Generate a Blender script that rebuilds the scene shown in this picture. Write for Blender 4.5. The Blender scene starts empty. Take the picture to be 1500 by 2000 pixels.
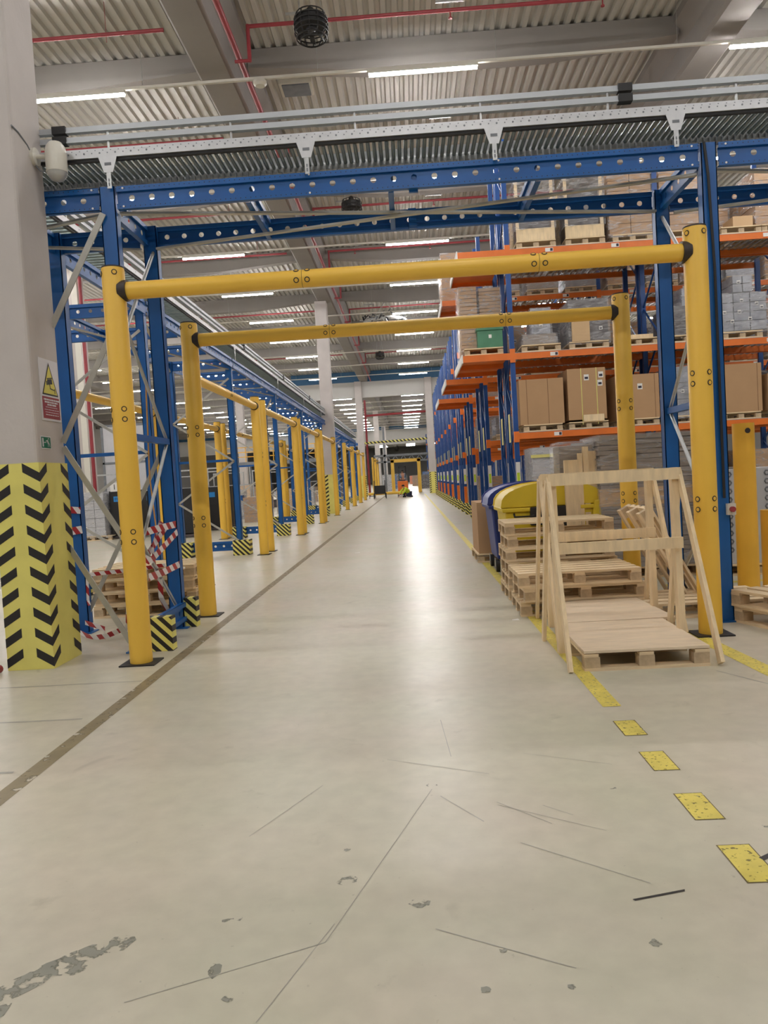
import bpy, math, random
from mathutils import Vector, Matrix
R = math.radians
random.seed(7)
SC = bpy.context.scene
COL = SC.collection

# ------------------------------------------------------------------ camera, world, exposure
cam_d = bpy.data.cameras.new('camera'); cam = bpy.data.objects.new('camera', cam_d); COL.objects.link(cam)
_f = Vector((-0.03590269, 0.99839033, -0.04390605)); _r = Vector((0.99769864, 0.03327987, -0.05907512)); _u = Vector((0.05751884, 0.04592597, 0.99728752))
_m = Matrix((( _r.x, _u.x, -_f.x, 0), (_r.y, _u.y, -_f.y, 0), (_r.z, _u.z, -_f.z, 1.45), (0, 0, 0, 1)))
cam.matrix_world = _m
cam_d.sensor_fit = 'VERTICAL'; cam_d.sensor_height = 36; cam_d.lens = 36 * 1500 / 2000
cam_d.clip_end = 600
SC.camera = cam
W = bpy.data.worlds.new('world'); SC.world = W; W.use_nodes = True
W.node_tree.nodes['Background'].inputs[0].default_value = (0.93, 0.96, 1.0, 1)
W.node_tree.nodes['Background'].inputs[1].default_value = 0.14
SC.view_settings.view_transform = 'Standard'; SC.view_settings.look = 'None'
SC.view_settings.gamma = 1; SC.view_settings.use_curve_mapping = False
SC.view_settings.exposure = 0.0
LAMP = 160.0
cy = SC.cycles
cy.use_light_tree = True; cy.max_bounces = 6; cy.diffuse_bounces = 4; cy.glossy_bounces = 3
cy.transparent_max_bounces = 12; cy.sample_clamp_indirect = 3.0; cy.sample_clamp_direct = 0
cy.use_denoising = True; cy.caustics_reflective = False; cy.caustics_refractive = False; cy.blur_glossy = 0.5

# ------------------------------------------------------------------ mesh builder
class MB:
    def __init__(s): s.v = []; s.f = []; s.m = []; s.mi = 0
    def quad(s, pts, mi=None):
        n = len(s.v); s.v += [tuple(p) for p in pts]; s.f.append(tuple(range(n, n + len(pts)))); s.m.append(s.mi if mi is None else mi); return s
    def hexa(s, P, mi=None):
        n = len(s.v); s.v += [tuple(p) for p in P]; mi = s.mi if mi is None else mi
        for q in ((0, 3, 2, 1), (4, 5, 6, 7), (0, 1, 5, 4), (1, 2, 6, 5), (2, 3, 7, 6), (3, 0, 4, 7)):
            s.f.append(tuple(n + i for i in q)); s.m.append(mi)
        return s
    def box(s, x0, x1, y0, y1, z0, z1, mi=None):
        return s.hexa([(x0, y0, z0), (x1, y0, z0), (x1, y1, z0), (x0, y1, z0), (x0, y0, z1), (x1, y0, z1), (x1, y1, z1), (x0, y1, z1)], mi)
    def bar(s, p, q, w, h, up=(0, 0, 1), mi=None):
        p, q = Vector(p), Vector(q); d = (q - p).normalized(); a = d.cross(Vector(up))
        if a.length < 1e-3: a = d.cross(Vector((1, 0, 0)))
        a.normalize(); b = a.cross(d).normalized(); a = a * w / 2; b = b * h / 2
        return s.hexa([p - a - b, p + a - b, q + a - b, q - a - b, p - a + b, p + a + b, q + a + b, q - a + b], mi)
    def cyl(s, p, q, r, n=16, r2=None, mi=None, caps=True):
        p, q = Vector(p), Vector(q); d = (q - p).normalized(); r2 = r if r2 is None else r2
        a = d.cross(Vector((0, 0, 1)))
        if a.length < 1e-3: a = Vector((1, 0, 0))
        a.normalize(); b = d.cross(a).normalized(); k = len(s.v); mi = s.mi if mi is None else mi
        for c, rr in ((p, r), (q, r2)):
            for i in range(n):
                t = 2 * math.pi * i / n; s.v.append(tuple(c + a * (math.cos(t) * rr) + b * (math.sin(t) * rr)))
        for i in range(n):
            j = (i + 1) % n; s.f.append((k + i, k + n + i, k + n + j, k + j)); s.m.append(mi)
        if caps:
            s.f.append(tuple(k + i for i in range(n))); s.m.append(mi)
            s.f.append(tuple(k + n + i for i in reversed(range(n)))); s.m.append(mi)
        return s
    def lathe(s, prof, n=24, axis=(0, 0, 0), mi=None):
        k = len(s.v); mi = s.mi if mi is None else mi
        for (r, z) in prof:
            for i in range(n):
                t = 2 * math.pi * i / n; s.v.append((axis[0] + r * math.cos(t), axis[1] + r * math.sin(t), axis[2] + z))
        for a in range(len(prof) - 1):
            for i in range(n):
                j = (i + 1) % n; s.f.append((k + a * n + i, k + a * n + j, k + (a + 1) * n + j, k + (a + 1) * n + i)); s.m.append(mi)
        s.f.append(tuple(k + i for i in reversed(range(n)))); s.m.append(mi)
        s.f.append(tuple(k + (len(prof) - 1) * n + i for i in range(n))); s.m.append(mi)
        return s
    def torus(s, c, nrm, R1, r, n=16, m=6, mi=None):
        c = Vector(c); d = Vector(nrm).normalized(); a = d.cross(Vector((0.01, 0.02, 1))).normalized(); b = d.cross(a); k = len(s.v); mi = s.mi if mi is None else mi
        for i in range(n):
            t = 2 * math.pi * i / n; e = a * math.cos(t) + b * math.sin(t)
            for j in range(m):
                u = 2 * math.pi * j / m; s.v.append(tuple(c + e * (R1 + r * math.cos(u)) + d * (r * math.sin(u))))
        for i in range(n):
            for j in range(m):
                i2, j2 = (i + 1) % n, (j + 1) % m
                s.f.append((k + i * m + j, k + i2 * m + j, k + i2 * m + j2, k + i * m + j2)); s.m.append(mi)
        return s
    def tube(s, pts, r, n=8, mi=None):
        for a, b in zip(pts, pts[1:]): s.cyl(a, b, r, n, mi=mi)
        return s
    def prism(s, prof, y0, y1, mi=None):      # profile in XZ, extruded along Y
        n = len(prof); k = len(s.v); mi = s.mi if mi is None else mi
        for y in (y0, y1): s.v += [(x, y, z) for x, z in prof]
        for i in range(n):
            j = (i + 1) % n; s.f.append((k + i, k + j, k + n + j, k + n + i)); s.m.append(mi)
        s.f.append(tuple(k + i for i in reversed(range(n)))); s.m.append(mi); s.f.append(tuple(k + n + i for i in range(n))); s.m.append(mi)
        return s
    def prismX(s, prof, x0, x1, mi=None):     # profile in YZ
        n = len(prof); k = len(s.v); mi = s.mi if mi is None else mi
        for x in (x0, x1): s.v += [(x, y, z) for y, z in prof]
        for i in range(n):
            j = (i + 1) % n; s.f.append((k + i, k + n + i, k + n + j, k + j)); s.m.append(mi)
        s.f.append(tuple(k + i for i in range(n))); s.m.append(mi); s.f.append(tuple(k + n + i for i in reversed(range(n)))); s.m.append(mi)
        return s
    def mesh(s, name, mats, smooth=False, bevel=0):
        me = bpy.data.meshes.new(name); me.from_pydata(s.v, [], s.f)
        for m in (mats if isinstance(mats, (list, tuple)) else [mats]): me.materials.append(m)
        for p, i in zip(me.polygons, s.m): p.material_index = i
        if smooth:
            for p in me.polygons: p.use_smooth = len(p.vertices) <= 4
            try: me.set_sharp_from_angle(angle=R(40))
            except Exception: pass
        me.update(); return me

def link(o, parent=None):
    COL.objects.link(o)
    if parent: o.parent = parent
    return o
def tag(o, label=None, cat=None, group=None, kind=None):
    if label: o['label'] = label
    if cat: o['category'] = cat
    if group: o['group'] = group
    if kind: o['kind'] = kind
    return o
def thing(name, label, cat, loc=(0, 0, 0), rz=0, group=None):
    o = bpy.data.objects.new(name, None); o.empty_display_size = .1; link(o); o.location = loc; o.rotation_euler[2] = rz
    return tag(o, label, cat, group)
def part(name, mb, mats, parent, smooth=False, loc=None, label=None, bevel=0, kind=None, rot=None):
    me = mb if isinstance(mb, bpy.types.Mesh) else mb.mesh(name, mats, smooth)
    o = bpy.data.objects.new(name, me); link(o, parent)
    if loc is not None: o.location = loc
    if rot is not None: o.rotation_euler = rot
    if bevel: bv = o.modifiers.new('bevel', 'BEVEL'); bv.width = bevel; bv.segments = 2; bv.limit_method = 'ANGLE'
    tag(o, label, kind=kind)
    return o
def solo(name, mb, mats, label, cat, loc=(0, 0, 0), rz=0, group=None, smooth=False, bevel=0, kind=None):
    o = part(name, mb, mats, None, smooth, loc, bevel=bevel); o.rotation_euler[2] = rz
    return tag(o, label, cat, group, kind)
def struct(name, mb, mats, smooth=False, parent=None):
    o = part(name, mb, mats, parent, smooth)
    if not parent: o['kind'] = 'structure'
    return o
def clone(o, loc=None, rz=None, label=None, group=None, parent=None, name=None):
    c = o.copy(); COL.objects.link(c); c.parent = parent
    if loc is not None: c.location = loc
    if rz is not None: c.rotation_euler[2] = rz
    if label: c['label'] = label
    if group: c['group'] = group
    for ch in list(o.children): clone(ch, parent=c)
    return c
ORD = ['first', 'second', 'third', 'fourth', 'fifth', 'sixth', 'seventh', 'eighth', 'ninth', 'tenth', 'eleventh', 'twelfth', 'thirteenth', 'fourteenth', 'fifteenth', 'sixteenth', 'seventeenth', 'eighteenth', 'nineteenth', 'twentieth']

# ------------------------------------------------------------------ materials
def srgb(r, g, b):
    f = lambda c: (c / 255 / 12.92) if c / 255 <= .04045 else ((c / 255 + .055) / 1.055) ** 2.4
    return (f(r), f(g), f(b), 1)
def mat(name, col, rough=.5, metal=0, var=.12, scale=6, bump=0, bscale=30, stretch=(1, 1, 1), spec=.5, coat=0):
    m = bpy.data.materials.new(name); m.use_nodes = True; nt = m.node_tree; b = nt.nodes['Principled BSDF']
    N = nt.nodes.new; L = nt.links.new
    tc = N('ShaderNodeTexCoord'); mp = N('ShaderNodeMapping'); mp.inputs['Scale'].default_value = stretch; L(tc.outputs['Object'], mp.inputs[0])
    nz = N('ShaderNodeTexNoise'); nz.inputs['Scale'].default_value = scale; nz.inputs['Detail'].default_value = 5; L(mp.outputs[0], nz.inputs['Vector'])
    cr = N('ShaderNodeValToRGB'); lo = tuple(c * (1 - var) for c in col[:3]) + (1,); hi = tuple(min(1, c * (1 + var)) for c in col[:3]) + (1,)
    cr.color_ramp.elements[0].position = .3; cr.color_ramp.elements[0].color = lo; cr.color_ramp.elements[1].position = .7; cr.color_ramp.elements[1].color = hi
    L(nz.outputs['Fac'], cr.inputs[0]); L(cr.outputs[0], b.inputs['Base Color'])
    b.inputs['Roughness'].default_value = rough; b.inputs['Metallic'].default_value = metal; b.inputs['Specular IOR Level'].default_value = spec
    if coat: b.inputs['Coat Weight'].default_value = coat
    if bump:
        n2 = N('ShaderNodeTexNoise'); n2.inputs['Scale'].default_value = bscale; n2.inputs['Detail'].default_value = 4; L(mp.outputs[0], n2.inputs['Vector'])
        bp = N('ShaderNodeBump'); bp.inputs['Strength'].default_value = bump; bp.inputs['Distance'].default_value = .02; L(n2.outputs['Fac'], bp.inputs['Height']); L(bp.outputs[0], b.inputs['Normal'])
    return m
def stripes(name, c1, c2, k, ax, duty=.5, rough=.5, space='Object', ph=0.0):
    m = bpy.data.materials.new(name); m.use_nodes = True; nt = m.node_tree; b = nt.nodes['Principled BSDF']; N = nt.nodes.new; L = nt.links.new
    tc = N('ShaderNodeTexCoord'); dp = N('ShaderNodeVectorMath'); dp.operation = 'DOT_PRODUCT'; L(tc.outputs[space], dp.inputs[0]); dp.inputs[1].default_value = tuple(a * k for a in ax)
    ad = N('ShaderNodeMath'); ad.operation = 'ADD'; ad.inputs[1].default_value = ph + 100; L(dp.outputs['Value'], ad.inputs[0])
    fr = N('ShaderNodeMath'); fr.operation = 'FRACT'; L(ad.outputs[0], fr.inputs[0])
    gt = N('ShaderNodeMath'); gt.operation = 'GREATER_THAN'; gt.inputs[1].default_value = duty; L(fr.outputs[0], gt.inputs[0])
    mx = N('ShaderNodeMix'); mx.data_type = 'RGBA'; L(gt.outputs[0], mx.inputs[0]); mx.inputs[6].default_value = c1; mx.inputs[7].default_value = c2
    L(mx.outputs[2], b.inputs['Base Color']); b.inputs['Roughness'].default_value = rough
    return m
YEL = srgb(246, 198, 78); YTAPE = srgb(236, 226, 124); BLK = srgb(38, 36, 36)
M = dict(
    yellow=mat('yellow_plastic', YEL, .38, var=.03, scale=2),
    yellow_steel=mat('yellow_bollard_paint', srgb(238, 182, 60), .42, var=.06, scale=3),
    blue=mat('blue_paint', srgb(18, 88, 158), .38, var=.10, scale=3),
    blue_d=mat('dark_blue_paint', srgb(18, 70, 138), .4, var=.1, scale=3),
    roller=mat('dark_zinc_roller', srgb(132, 144, 144), .35, .6, var=.12, scale=12),
    galv=mat('galvanised_steel', srgb(188, 190, 190), .38, .75, var=.1, scale=14),
    white_steel=mat('pale_perforated_steel', srgb(205, 206, 208), .4, .35, var=.06, scale=10),
    rail_steel=mat('brushed_rail_steel', srgb(186, 190, 194), .4, .25, var=.04, scale=3),
    brace=mat('galvanised_angle_steel', srgb(186, 184, 176), .45, .3, var=.08, scale=10),
    dark=mat('black_rubber', srgb(34, 33, 34), .55, var=.1),
    collar=mat('dark_brown_collar_plastic', srgb(52, 42, 38), .5, var=.1),
    concrete=mat('cast_concrete', srgb(198, 191, 187), .85, var=.07, scale=1.6, bump=.12, bscale=22),
    concrete_d=mat('grey_ceiling_concrete', srgb(150, 145, 141), .85, var=.06, scale=1.2, bump=.1, bscale=12),
    deck=mat('coated_roof_deck_sheet', srgb(206, 203, 196), .5, .1, var=.05, scale=1),
    red=mat('red_pipe_paint', srgb(150, 52, 60), .45, var=.1, scale=5),
    orange=mat('orange_beam_paint', srgb(226, 116, 38), .42, var=.07, scale=4),
    ply=mat('plywood_deck', srgb(232, 212, 184), .65, var=.08, scale=5, stretch=(1, 4, 1)),
    wood=mat('pale_pallet_wood', srgb(232, 208, 170), .75, var=.14, scale=9, stretch=(.5, 4, 4), bump=.15, bscale=30),
    wood_b=mat('pale_pine_lumber', srgb(236, 212, 172), .7, var=.12, scale=7, stretch=(3, 3, .5), bump=.1),
    wood_d=mat('weathered_pallet_block_wood', srgb(196, 172, 140), .8, var=.2, scale=14, bump=.15),
    card=mat('brown_cardboard', srgb(182, 146, 108), .8, var=.04, scale=3),
    card_d=mat('cardboard_seam', srgb(132, 98, 70), .8, var=.05),
    card_l=mat('light_cardboard', srgb(208, 176, 136), .8, var=.04, scale=3),
    paper=mat('white_label_paper', srgb(236, 234, 230), .6, var=.03),
    ink=mat('dark_print_ink', srgb(46, 44, 60), .6, var=.05),
    greyfoam=mat('grey_brown_board_layers', srgb(150, 138, 128), .7, var=.16, scale=3, stretch=(.6, .6, 22), bump=.3, bscale=6),
    silver=mat('silver_grey_foil_cartons', srgb(150, 152, 160), .3, .35, var=.3, scale=5, bump=.4, bscale=9),
    greywrap=mat('grey_crate_panels', srgb(196, 196, 200), .4, .1, var=.06, scale=2, bump=.08, bscale=5),
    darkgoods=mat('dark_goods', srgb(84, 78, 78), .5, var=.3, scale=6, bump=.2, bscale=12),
    green=mat('green_plastic_crate', srgb(74, 130, 100), .45, var=.08),
    binblue=mat('blue_bin_plastic', srgb(34, 56, 132), .42, var=.07, scale=4),
    binyellow=mat('yellow_bin_plastic', srgb(226, 198, 52), .42, var=.05, scale=4),
    ytape=mat('pale_yellow_guard_plastic', YTAPE, .45, var=.05, scale=5),
    btape=mat('black_guard_print', BLK, .5, var=.1),
    signw=mat('white_sign_plastic', srgb(226, 224, 228), .4, var=.02),
    signy=mat('yellow_sign_print', srgb(226, 214, 92), .4, var=.02),
    signr=mat('dark_red_sign_print', srgb(150, 40, 52), .4, var=.03),
    signg=mat('green_sign_print', srgb(20, 112, 84), .4, var=.03),
    camw=mat('cream_camera_plastic', srgb(222, 218, 206), .35, var=.02),
    bandblue=mat('blue_wall_paint', srgb(56, 98, 134), .7, var=.05),
    plaster=mat('pale_wall_panel', srgb(202, 200, 196), .8, var=.03, scale=.6),
    wallgrey=mat('grey_wall_panel', srgb(168, 165, 162), .8, var=.05, scale=.5),
    skin=mat('skin', srgb(200, 150, 120), .6, var=.05), hair=mat('dark_hair', srgb(40, 32, 28), .7),
    vest=mat('hi_vis_vest_cloth', srgb(206, 222, 60), .7, var=.08), cloth=mat('dark_blue_work_cloth', srgb(46, 52, 74), .8, var=.1),
    cloth2=mat('light_blue_work_shirt', srgb(120, 150, 176), .8, var=.1),
    blue_lab=mat('bright_blue_label', srgb(40, 140, 214), .5, var=.04),
    limelab=mat('lime_label', srgb(204, 232, 60), .5, var=.03), yellab=mat('pale_yellow_placard', srgb(222, 214, 130), .6, var=.05),
    duct=mat('light_grey_duct', srgb(190, 190, 188), .5, .3, var=.05),
    mid=mat('grey_machine_paint', srgb(120, 124, 130), .5, var=.15, scale=5),
    hazard=stripes('hazard_stripes', YTAPE, BLK, 9.0, (1, 0, 1)), hazard_y=stripes('hazard_stripes_side', YTAPE, BLK, 9.0, (0, 1, -1)),
    hazard_b=stripes('hazard_beam_stripes', YTAPE, BLK, 3.2, (1, 0, 1)),
    redwhite=stripes('red_white_barrier_tape', srgb(232, 226, 226), srgb(168, 38, 46), 9.5, (.9, .5, .6), rough=.35),
)
def emis(name, col, s):
    m = bpy.data.materials.new(name); m.use_nodes = True; b = m.node_tree.nodes['Principled BSDF']
    b.inputs['Base Color'].default_value = (0.9, 0.9, 0.9, 1); b.inputs['Emission Color'].default_value = col; b.inputs['Emission Strength'].default_value = s
    return m
M['lamp'] = emis('lit_led_diffuser', (1.0, .97, .95, 1), LAMP)
def film():
    m = bpy.data.materials.new('clear_stretch_film'); m.use_nodes = True; nt = m.node_tree; N = nt.nodes.new; L = nt.links.new
    b = nt.nodes['Principled BSDF']; b.inputs['Base Color'].default_value = (.8, .8, .82, 1); b.inputs['Roughness'].default_value = .16
    tc = N('ShaderNodeTexCoord'); mp = N('ShaderNodeMapping'); mp.inputs['Scale'].default_value = (1, 1, 4); L(tc.outputs['Object'], mp.inputs[0])
    nz = N('ShaderNodeTexNoise'); nz.inputs['Scale'].default_value = 3; nz.inputs['Detail'].default_value = 4; nz.inputs['Distortion'].default_value = 1.5; L(mp.outputs[0], nz.inputs[0])
    bp = N('ShaderNodeBump'); bp.inputs['Strength'].default_value = .9; bp.inputs['Distance'].default_value = .06; L(nz.outputs[0], bp.inputs['Height']); L(bp.outputs[0], b.inputs['Normal'])
    cr = N('ShaderNodeMapRange'); cr.inputs['From Min'].default_value = .35; cr.inputs['From Max'].default_value = .75; cr.inputs['To Min'].default_value = .06; cr.inputs['To Max'].default_value = .5; L(nz.outputs[0], cr.inputs[0]); L(cr.outputs[0], b.inputs['Alpha'])
    return m
M['film'] = film()
def floor_mat():
    m = bpy.data.materials.new('polished_concrete_floor'); m.use_nodes = True; nt = m.node_tree; N = nt.nodes.new; L = nt.links.new; b = nt.nodes['Principled BSDF']
    tc = N('ShaderNodeTexCoord')
    def noise(s, det, st=(1, 1, 1), dist=0):
        mp = N('ShaderNodeMapping'); mp.inputs['Scale'].default_value = st; L(tc.outputs['Object'], mp.inputs[0])
        z = N('ShaderNodeTexNoise'); z.inputs['Scale'].default_value = s; z.inputs['Detail'].default_value = det; z.inputs['Distortion'].default_value = dist; L(mp.outputs[0], z.inputs['Vector']); return z.outputs['Fac']
    def ramp(f, a, b_, ca, cb):
        r = N('ShaderNodeValToRGB'); r.color_ramp.elements[0].position = a; r.color_ramp.elements[1].position = b_; r.color_ramp.elements[0].color = ca; r.color_ramp.elements[1].color = cb; L(f, r.inputs[0]); return r.outputs[0]
    def mix(fac, a, c, mode='MIX'):
        x = N('ShaderNodeMix'); x.data_type = 'RGBA'; x.blend_type = mode
        if isinstance(fac, float): x.inputs[0].default_value = fac
        else: L(fac, x.inputs[0])
        L(a, x.inputs[6]); L(c, x.inputs[7]); return x.outputs[2]
    base = ramp(noise(.55, 4), .35, .68, srgb(203, 196, 172), srgb(208, 198, 182))
    tint = ramp(noise(.9, 3), .4, .7, srgb(194, 194, 174), srgb(208, 196, 182))
    c = mix(.5, base, tint)
    fine = ramp(noise(9, 8), .3, .7, (.86, .86, .86, 1), (1.05, 1.05, 1.05, 1)); c = mix(.55, c, fine, 'MULTIPLY')
    spots = ramp(noise(3.2, 9, (1, 1, 1), .6), .66, .80, (1, 1, 1, 1), (.62, .62, .60, 1)); c = mix(.75, c, spots, 'MULTIPLY')
    sp2 = ramp(noise(38, 3), .70, .78, (1, 1, 1, 1), (.6, .6, .58, 1)); c = mix(.5, c, sp2, 'MULTIPLY')
    L(c, b.inputs['Base Color'])
    rr = N('ShaderNodeMapRange'); rr.inputs['To Min'].default_value = .24; rr.inputs['To Max'].default_value = .42; L(noise(1.5, 6), rr.inputs[0]); L(rr.outputs[0], b.inputs['Roughness'])
    b.inputs['Specular IOR Level'].default_value = .14
    bp = N('ShaderNodeBump'); bp.inputs['Strength'].default_value = .05; bp.inputs['Distance'].default_value = .01; L(noise(14, 5), bp.inputs['Height']); L(bp.outputs[0], b.inputs['Normal'])
    return m
M['floor'] = floor_mat()
def worn(name, col, cover=.5, scale=22, st=(1, 1, 1)):     # worn marking: paint with gaps
    m = mat(name, col, .5, var=.12, scale=8); nt = m.node_tree; N = nt.nodes.new; L = nt.links.new; b = nt.nodes['Principled BSDF']
    tc = N('ShaderNodeTexCoord'); mp = N('ShaderNodeMapping'); mp.inputs['Scale'].default_value = st; L(tc.outputs['Object'], mp.inputs[0])
    z = N('ShaderNodeTexNoise'); z.inputs['Scale'].default_value = scale; z.inputs['Detail'].default_value = 8; L(mp.outputs[0], z.inputs['Vector'])
    r = N('ShaderNodeMapRange'); r.inputs['From Min'].default_value = cover - .05; r.inputs['From Max'].default_value = cover + .05; r.inputs['To Min'].default_value = 1; r.inputs['To Max'].default_value = 0; L(z.outputs[0], r.inputs[0]); L(r.outputs[0], b.inputs['Alpha'])
    return m
M['line_y'] = worn('worn_yellow_floor_paint', srgb(222, 204, 96), .64, 45)
M['line_dirt'] = worn('old_tape_residue', srgb(112, 98, 62), .62, 14)
M['line_br'] = worn('worn_brown_floor_tape', srgb(136, 122, 92), .62, 12)
M['scuff'] = worn('floor_dirt', srgb(140, 139, 126), .50, 22)
M['scratch'] = mat('floor_scratch', srgb(166, 162, 150), .5)

# ------------------------------------------------------------------ setting
struct('floor', MB().quad([(-40, -8, 0), (26, -8, 0), (26, 235, 0), (-40, 235, 0)]), M['floor'])
FLOOR = bpy.data.objects['floor']
# corrugated roof deck (ribs along Y)
def deck():
    b = MB(); p = .216; z0, z1 = 10.32, 10.39; x = -40.0; prof = []
    while x < 26: prof += [(x, z0), (x + .09, z0), (x + .12, z1), (x + .186, z1)]; x += p
    for (xa, za), (xb, zb) in zip(prof, prof[1:]): b.quad([(xa, -8, za), (xb, -8, zb), (xb, 235, zb), (xa, 235, za)])
    b.quad([(-40, -8, 10.6), (26, -8, 10.6), (26, 235, 10.6), (-40, 235, 10.6)])
    return b
struct('ceiling', deck(), M['deck'])
# main beams along Y on the column lines
for i, x in enumerate((-23.3, -3.33, 6.4, 16.6)):
    b = MB(); b.prism([(x - .28, 9.45), (x + .28, 9.45), (x + .34, 9.52), (x + .36, 9.9), (x + .62, 10.15), (x + .62, 10.31), (x - .62, 10.31), (x - .62, 10.15), (x - .36, 9.9), (x - .34, 9.52)], -8, 235)
    struct('trim_%d' % (i + 1), b, M['concrete_d'])
# secondary fish-belly beams along X
n = 5
YB = [16.1 + 6.85 * k for k in range(-3, 30)]
for y in YB:
    b = MB()
    for xa, xb in ((-40, -23.8), (-22.8, -3.85), (-2.81, 5.88), (6.92, 16.1)):
        t = 2.6 if xb - xa < 12 else 3.0
        b.prism([(xa, 10.31), (xa, 9.95), (xa + t, 9.72), (xb - t, 9.72), (xb, 9.95), (xb, 10.31)], y - .16, y + .16)
    struct('trim_%d' % n, b, M['concrete_d']); n += 1
# long walls
struct('wall_left', MB().box(-40.2, -40, -8, 235, 0, 10.5), M['wallgrey'])
struct('wall_right', MB().box(26, 26.2, -8, 235, 0, 10.5), M['wallgrey'])
struct('wall_far', MB().box(-40, 26, 235, 235.3, 0, 10.5), M['plaster'])
# fire walls with the aisle opening
def firewall(y, z0, name, xa=-40, xb=26, openings=((-3.6, 1.9),)):
    b = MB(); b.box(xa, xb, y, y + .3, z0, 9.45); b.box(xa, xb, y, y + .3, 9.45, 10.3, mi=1)
    return struct(name, b, [M['plaster'], M['bandblue']])
firewall(63.4, 8.15, 'wall_middle', -9.3); firewall(128, 7.0, 'wall_back')
struct('wall_side', MB().box(2.3, 26, 63.45, 63.65, 0, 8.15), M['wallgrey'])

# columns with chevron guards
def column(name, x0, x1, y0, y1, zt=9.45, side=None):
    c = struct(name, MB().box(x0, x1, y0, y1, 0, zt), M['concrete'])
    bv = c.modifiers.new('bevel', 'BEVEL'); bv.width = .025; bv.segments = 2
    g = MB(); e = .006; h = 1.755
    g.box(x0 - e, x1 + e, y0 - e, y1 + e, 0.001, h)
    e2 = e + .0015; w = .145
    k = 0
    while .045 + k * .1745 < h - .04:
        z = .02 + k * .1745; t = .078; r = .088
        for (cx, cy, dirs) in ((x0 - e2, y0 - e2, ((1, 0), (0, 1))), (x1 + e2, y0 - e2, ((-1, 0), (0, 1))), (x1 + e2, y1 + e2, ((-1, 0), (0, -1))), (x0 - e2, y1 + e2, ((1, 0), (0, -1)))):
            for dx, dy in dirs:
                ww = w if dx else w * .95
                q = [(cx, cy, z), (cx + dx * ww, cy + dy * ww, min(h, z + r)), (cx + dx * ww, cy + dy * ww, min(h, z + r + t)), (cx, cy, min(h, z + t))]
                g.quad(q, mi=1)
        k += 1
    part('column_guard', g, [M['ytape'], M['btape']], c, label='yellow guard with black chevrons')
    return c
c1 = column('trim_column_1', -3.50, -3.11, 6.37, 6.90)
column('trim_column_2', -3.78, -3.25, 34.3, 34.8); column('trim_column_3', -4.1, -3.52, 63.0, 63.4); column('trim_column_4', 1.62, 2.2, 62.9, 63.3)
for i, (x, y) in enumerate(((-11.3, 26.5), (-12.2, 33.2), (-17.0, 34.3), (-23.3, 34.3), (-13.6, 63), (-23.3, 63), (-3.6, 91), (-3.6, 119))):
    b = MB().box(x - .3, x + .3, y - .3, y + .3, 0, 9.45); struct('trim_column_%d' % (5 + i), b, M['concrete'])
# conduit groove lines on the near column
part('downpipe_chase', MB().box(-3.47, -3.452, 6.355, 6.37, 1.8, 9.4), M['concrete_d'], c1)

# floor markings (flat paint on the floor)
def mark(b, x0, x1, y0, y1, z=.0012): b.quad([(x0, y0, z), (x1, y0, z), (x1, y1, z), (x0, y1, z)])
b = MB(); b2 = MB()
for y0, y1 in ((2.60, 2.86), (3.08, 3.33), (3.60, 3.84), (4.09, 4.33)): mark(b, 1.073, 1.187, y0, y1, .0018); mark(b2, 1.068, 1.192, y0 - .006, y1 + .006)
mark(b, 1.08, 1.19, 4.6, 62, .0018)
b.quad([(2.28, 5.0, .0018), (2.42, 5.0, .0018), (2.34, 6.6, .0018), (2.2, 6.6, .0018)]); mark(b, 2.9, 9.0, 9.0, 9.13, .0018)
b.quad([(3.05, 7.9, .0018), (3.2, 7.9, .0018), (4.0, 9.0, .0018), (3.85, 9.0, .0018)])
part('floor_line', b, M['line_y'], FLOOR, label='worn yellow lane line'); part('floor_line_backing', b2, M['line_dirt'], FLOOR)
b = MB(); mark(b, -2.135, -2.035, 1.5, 62)
part('floor_line', b, M['line_br'], FLOOR, label='worn brown lane line')
b = MB(); mark(b, -3.1, -2.22, 4.86, 4.885); mark(b, -3.4, -2.15, 5.78, 5.80); mark(b, -2.9, -2.2, 3.95, 3.975)
for (xa, ya, xb, yb, w) in ((.056, 3.419, .226, 3.145, .006), (.3, 3.33, .5, 3.1, .004), (.492, 3.277, .601, 3.17, .004), (-.9, 2.1, -.35, 2.35, .003), (-.35, 2.35, .02, 3.5, .003), (.0, 2.4, .4, 2.18, .004), (.35, 2.95, .75, 2.62, .004), (-.2, 3.9, .3, 3.65, .004), (.3, 3.3, .7, 3.02, .003), (2.02, 5.28, 2.6, 4.1, .014), (-.5, 2.0, -.33, 2.45, .003), (.5, 3.9, .9, 3.7, .003), (-.75, 3.1, -.5, 3.6, .003), (.1, 4.5, .13, 3.9, .004)):
    d = Vector((xb - xa, yb - ya, 0)); s = Vector((-d.y, d.x, 0)).normalized() * w / 2; p = Vector((xa, ya, .0011)); q = Vector((xb, yb, .0011))
    b.quad([p - s, q - s, q + s, p + s])
part('floor_scratches', b, M['scratch'], FLOOR)
b = MB()
def blob(x, y, rx, ry, a=0, n=14):
    pts = []
    for i in range(n):
        t = 2 * math.pi * i / n; k = random.uniform(.7, 1.15); u, v = rx * k * math.cos(t), ry * k * math.sin(t)
        pts.append((x + u * math.cos(a) - v * math.sin(a), y + u * math.sin(a) + v * math.cos(a), .0009 + random.random() * .0001))
    b.quad(pts)
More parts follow.
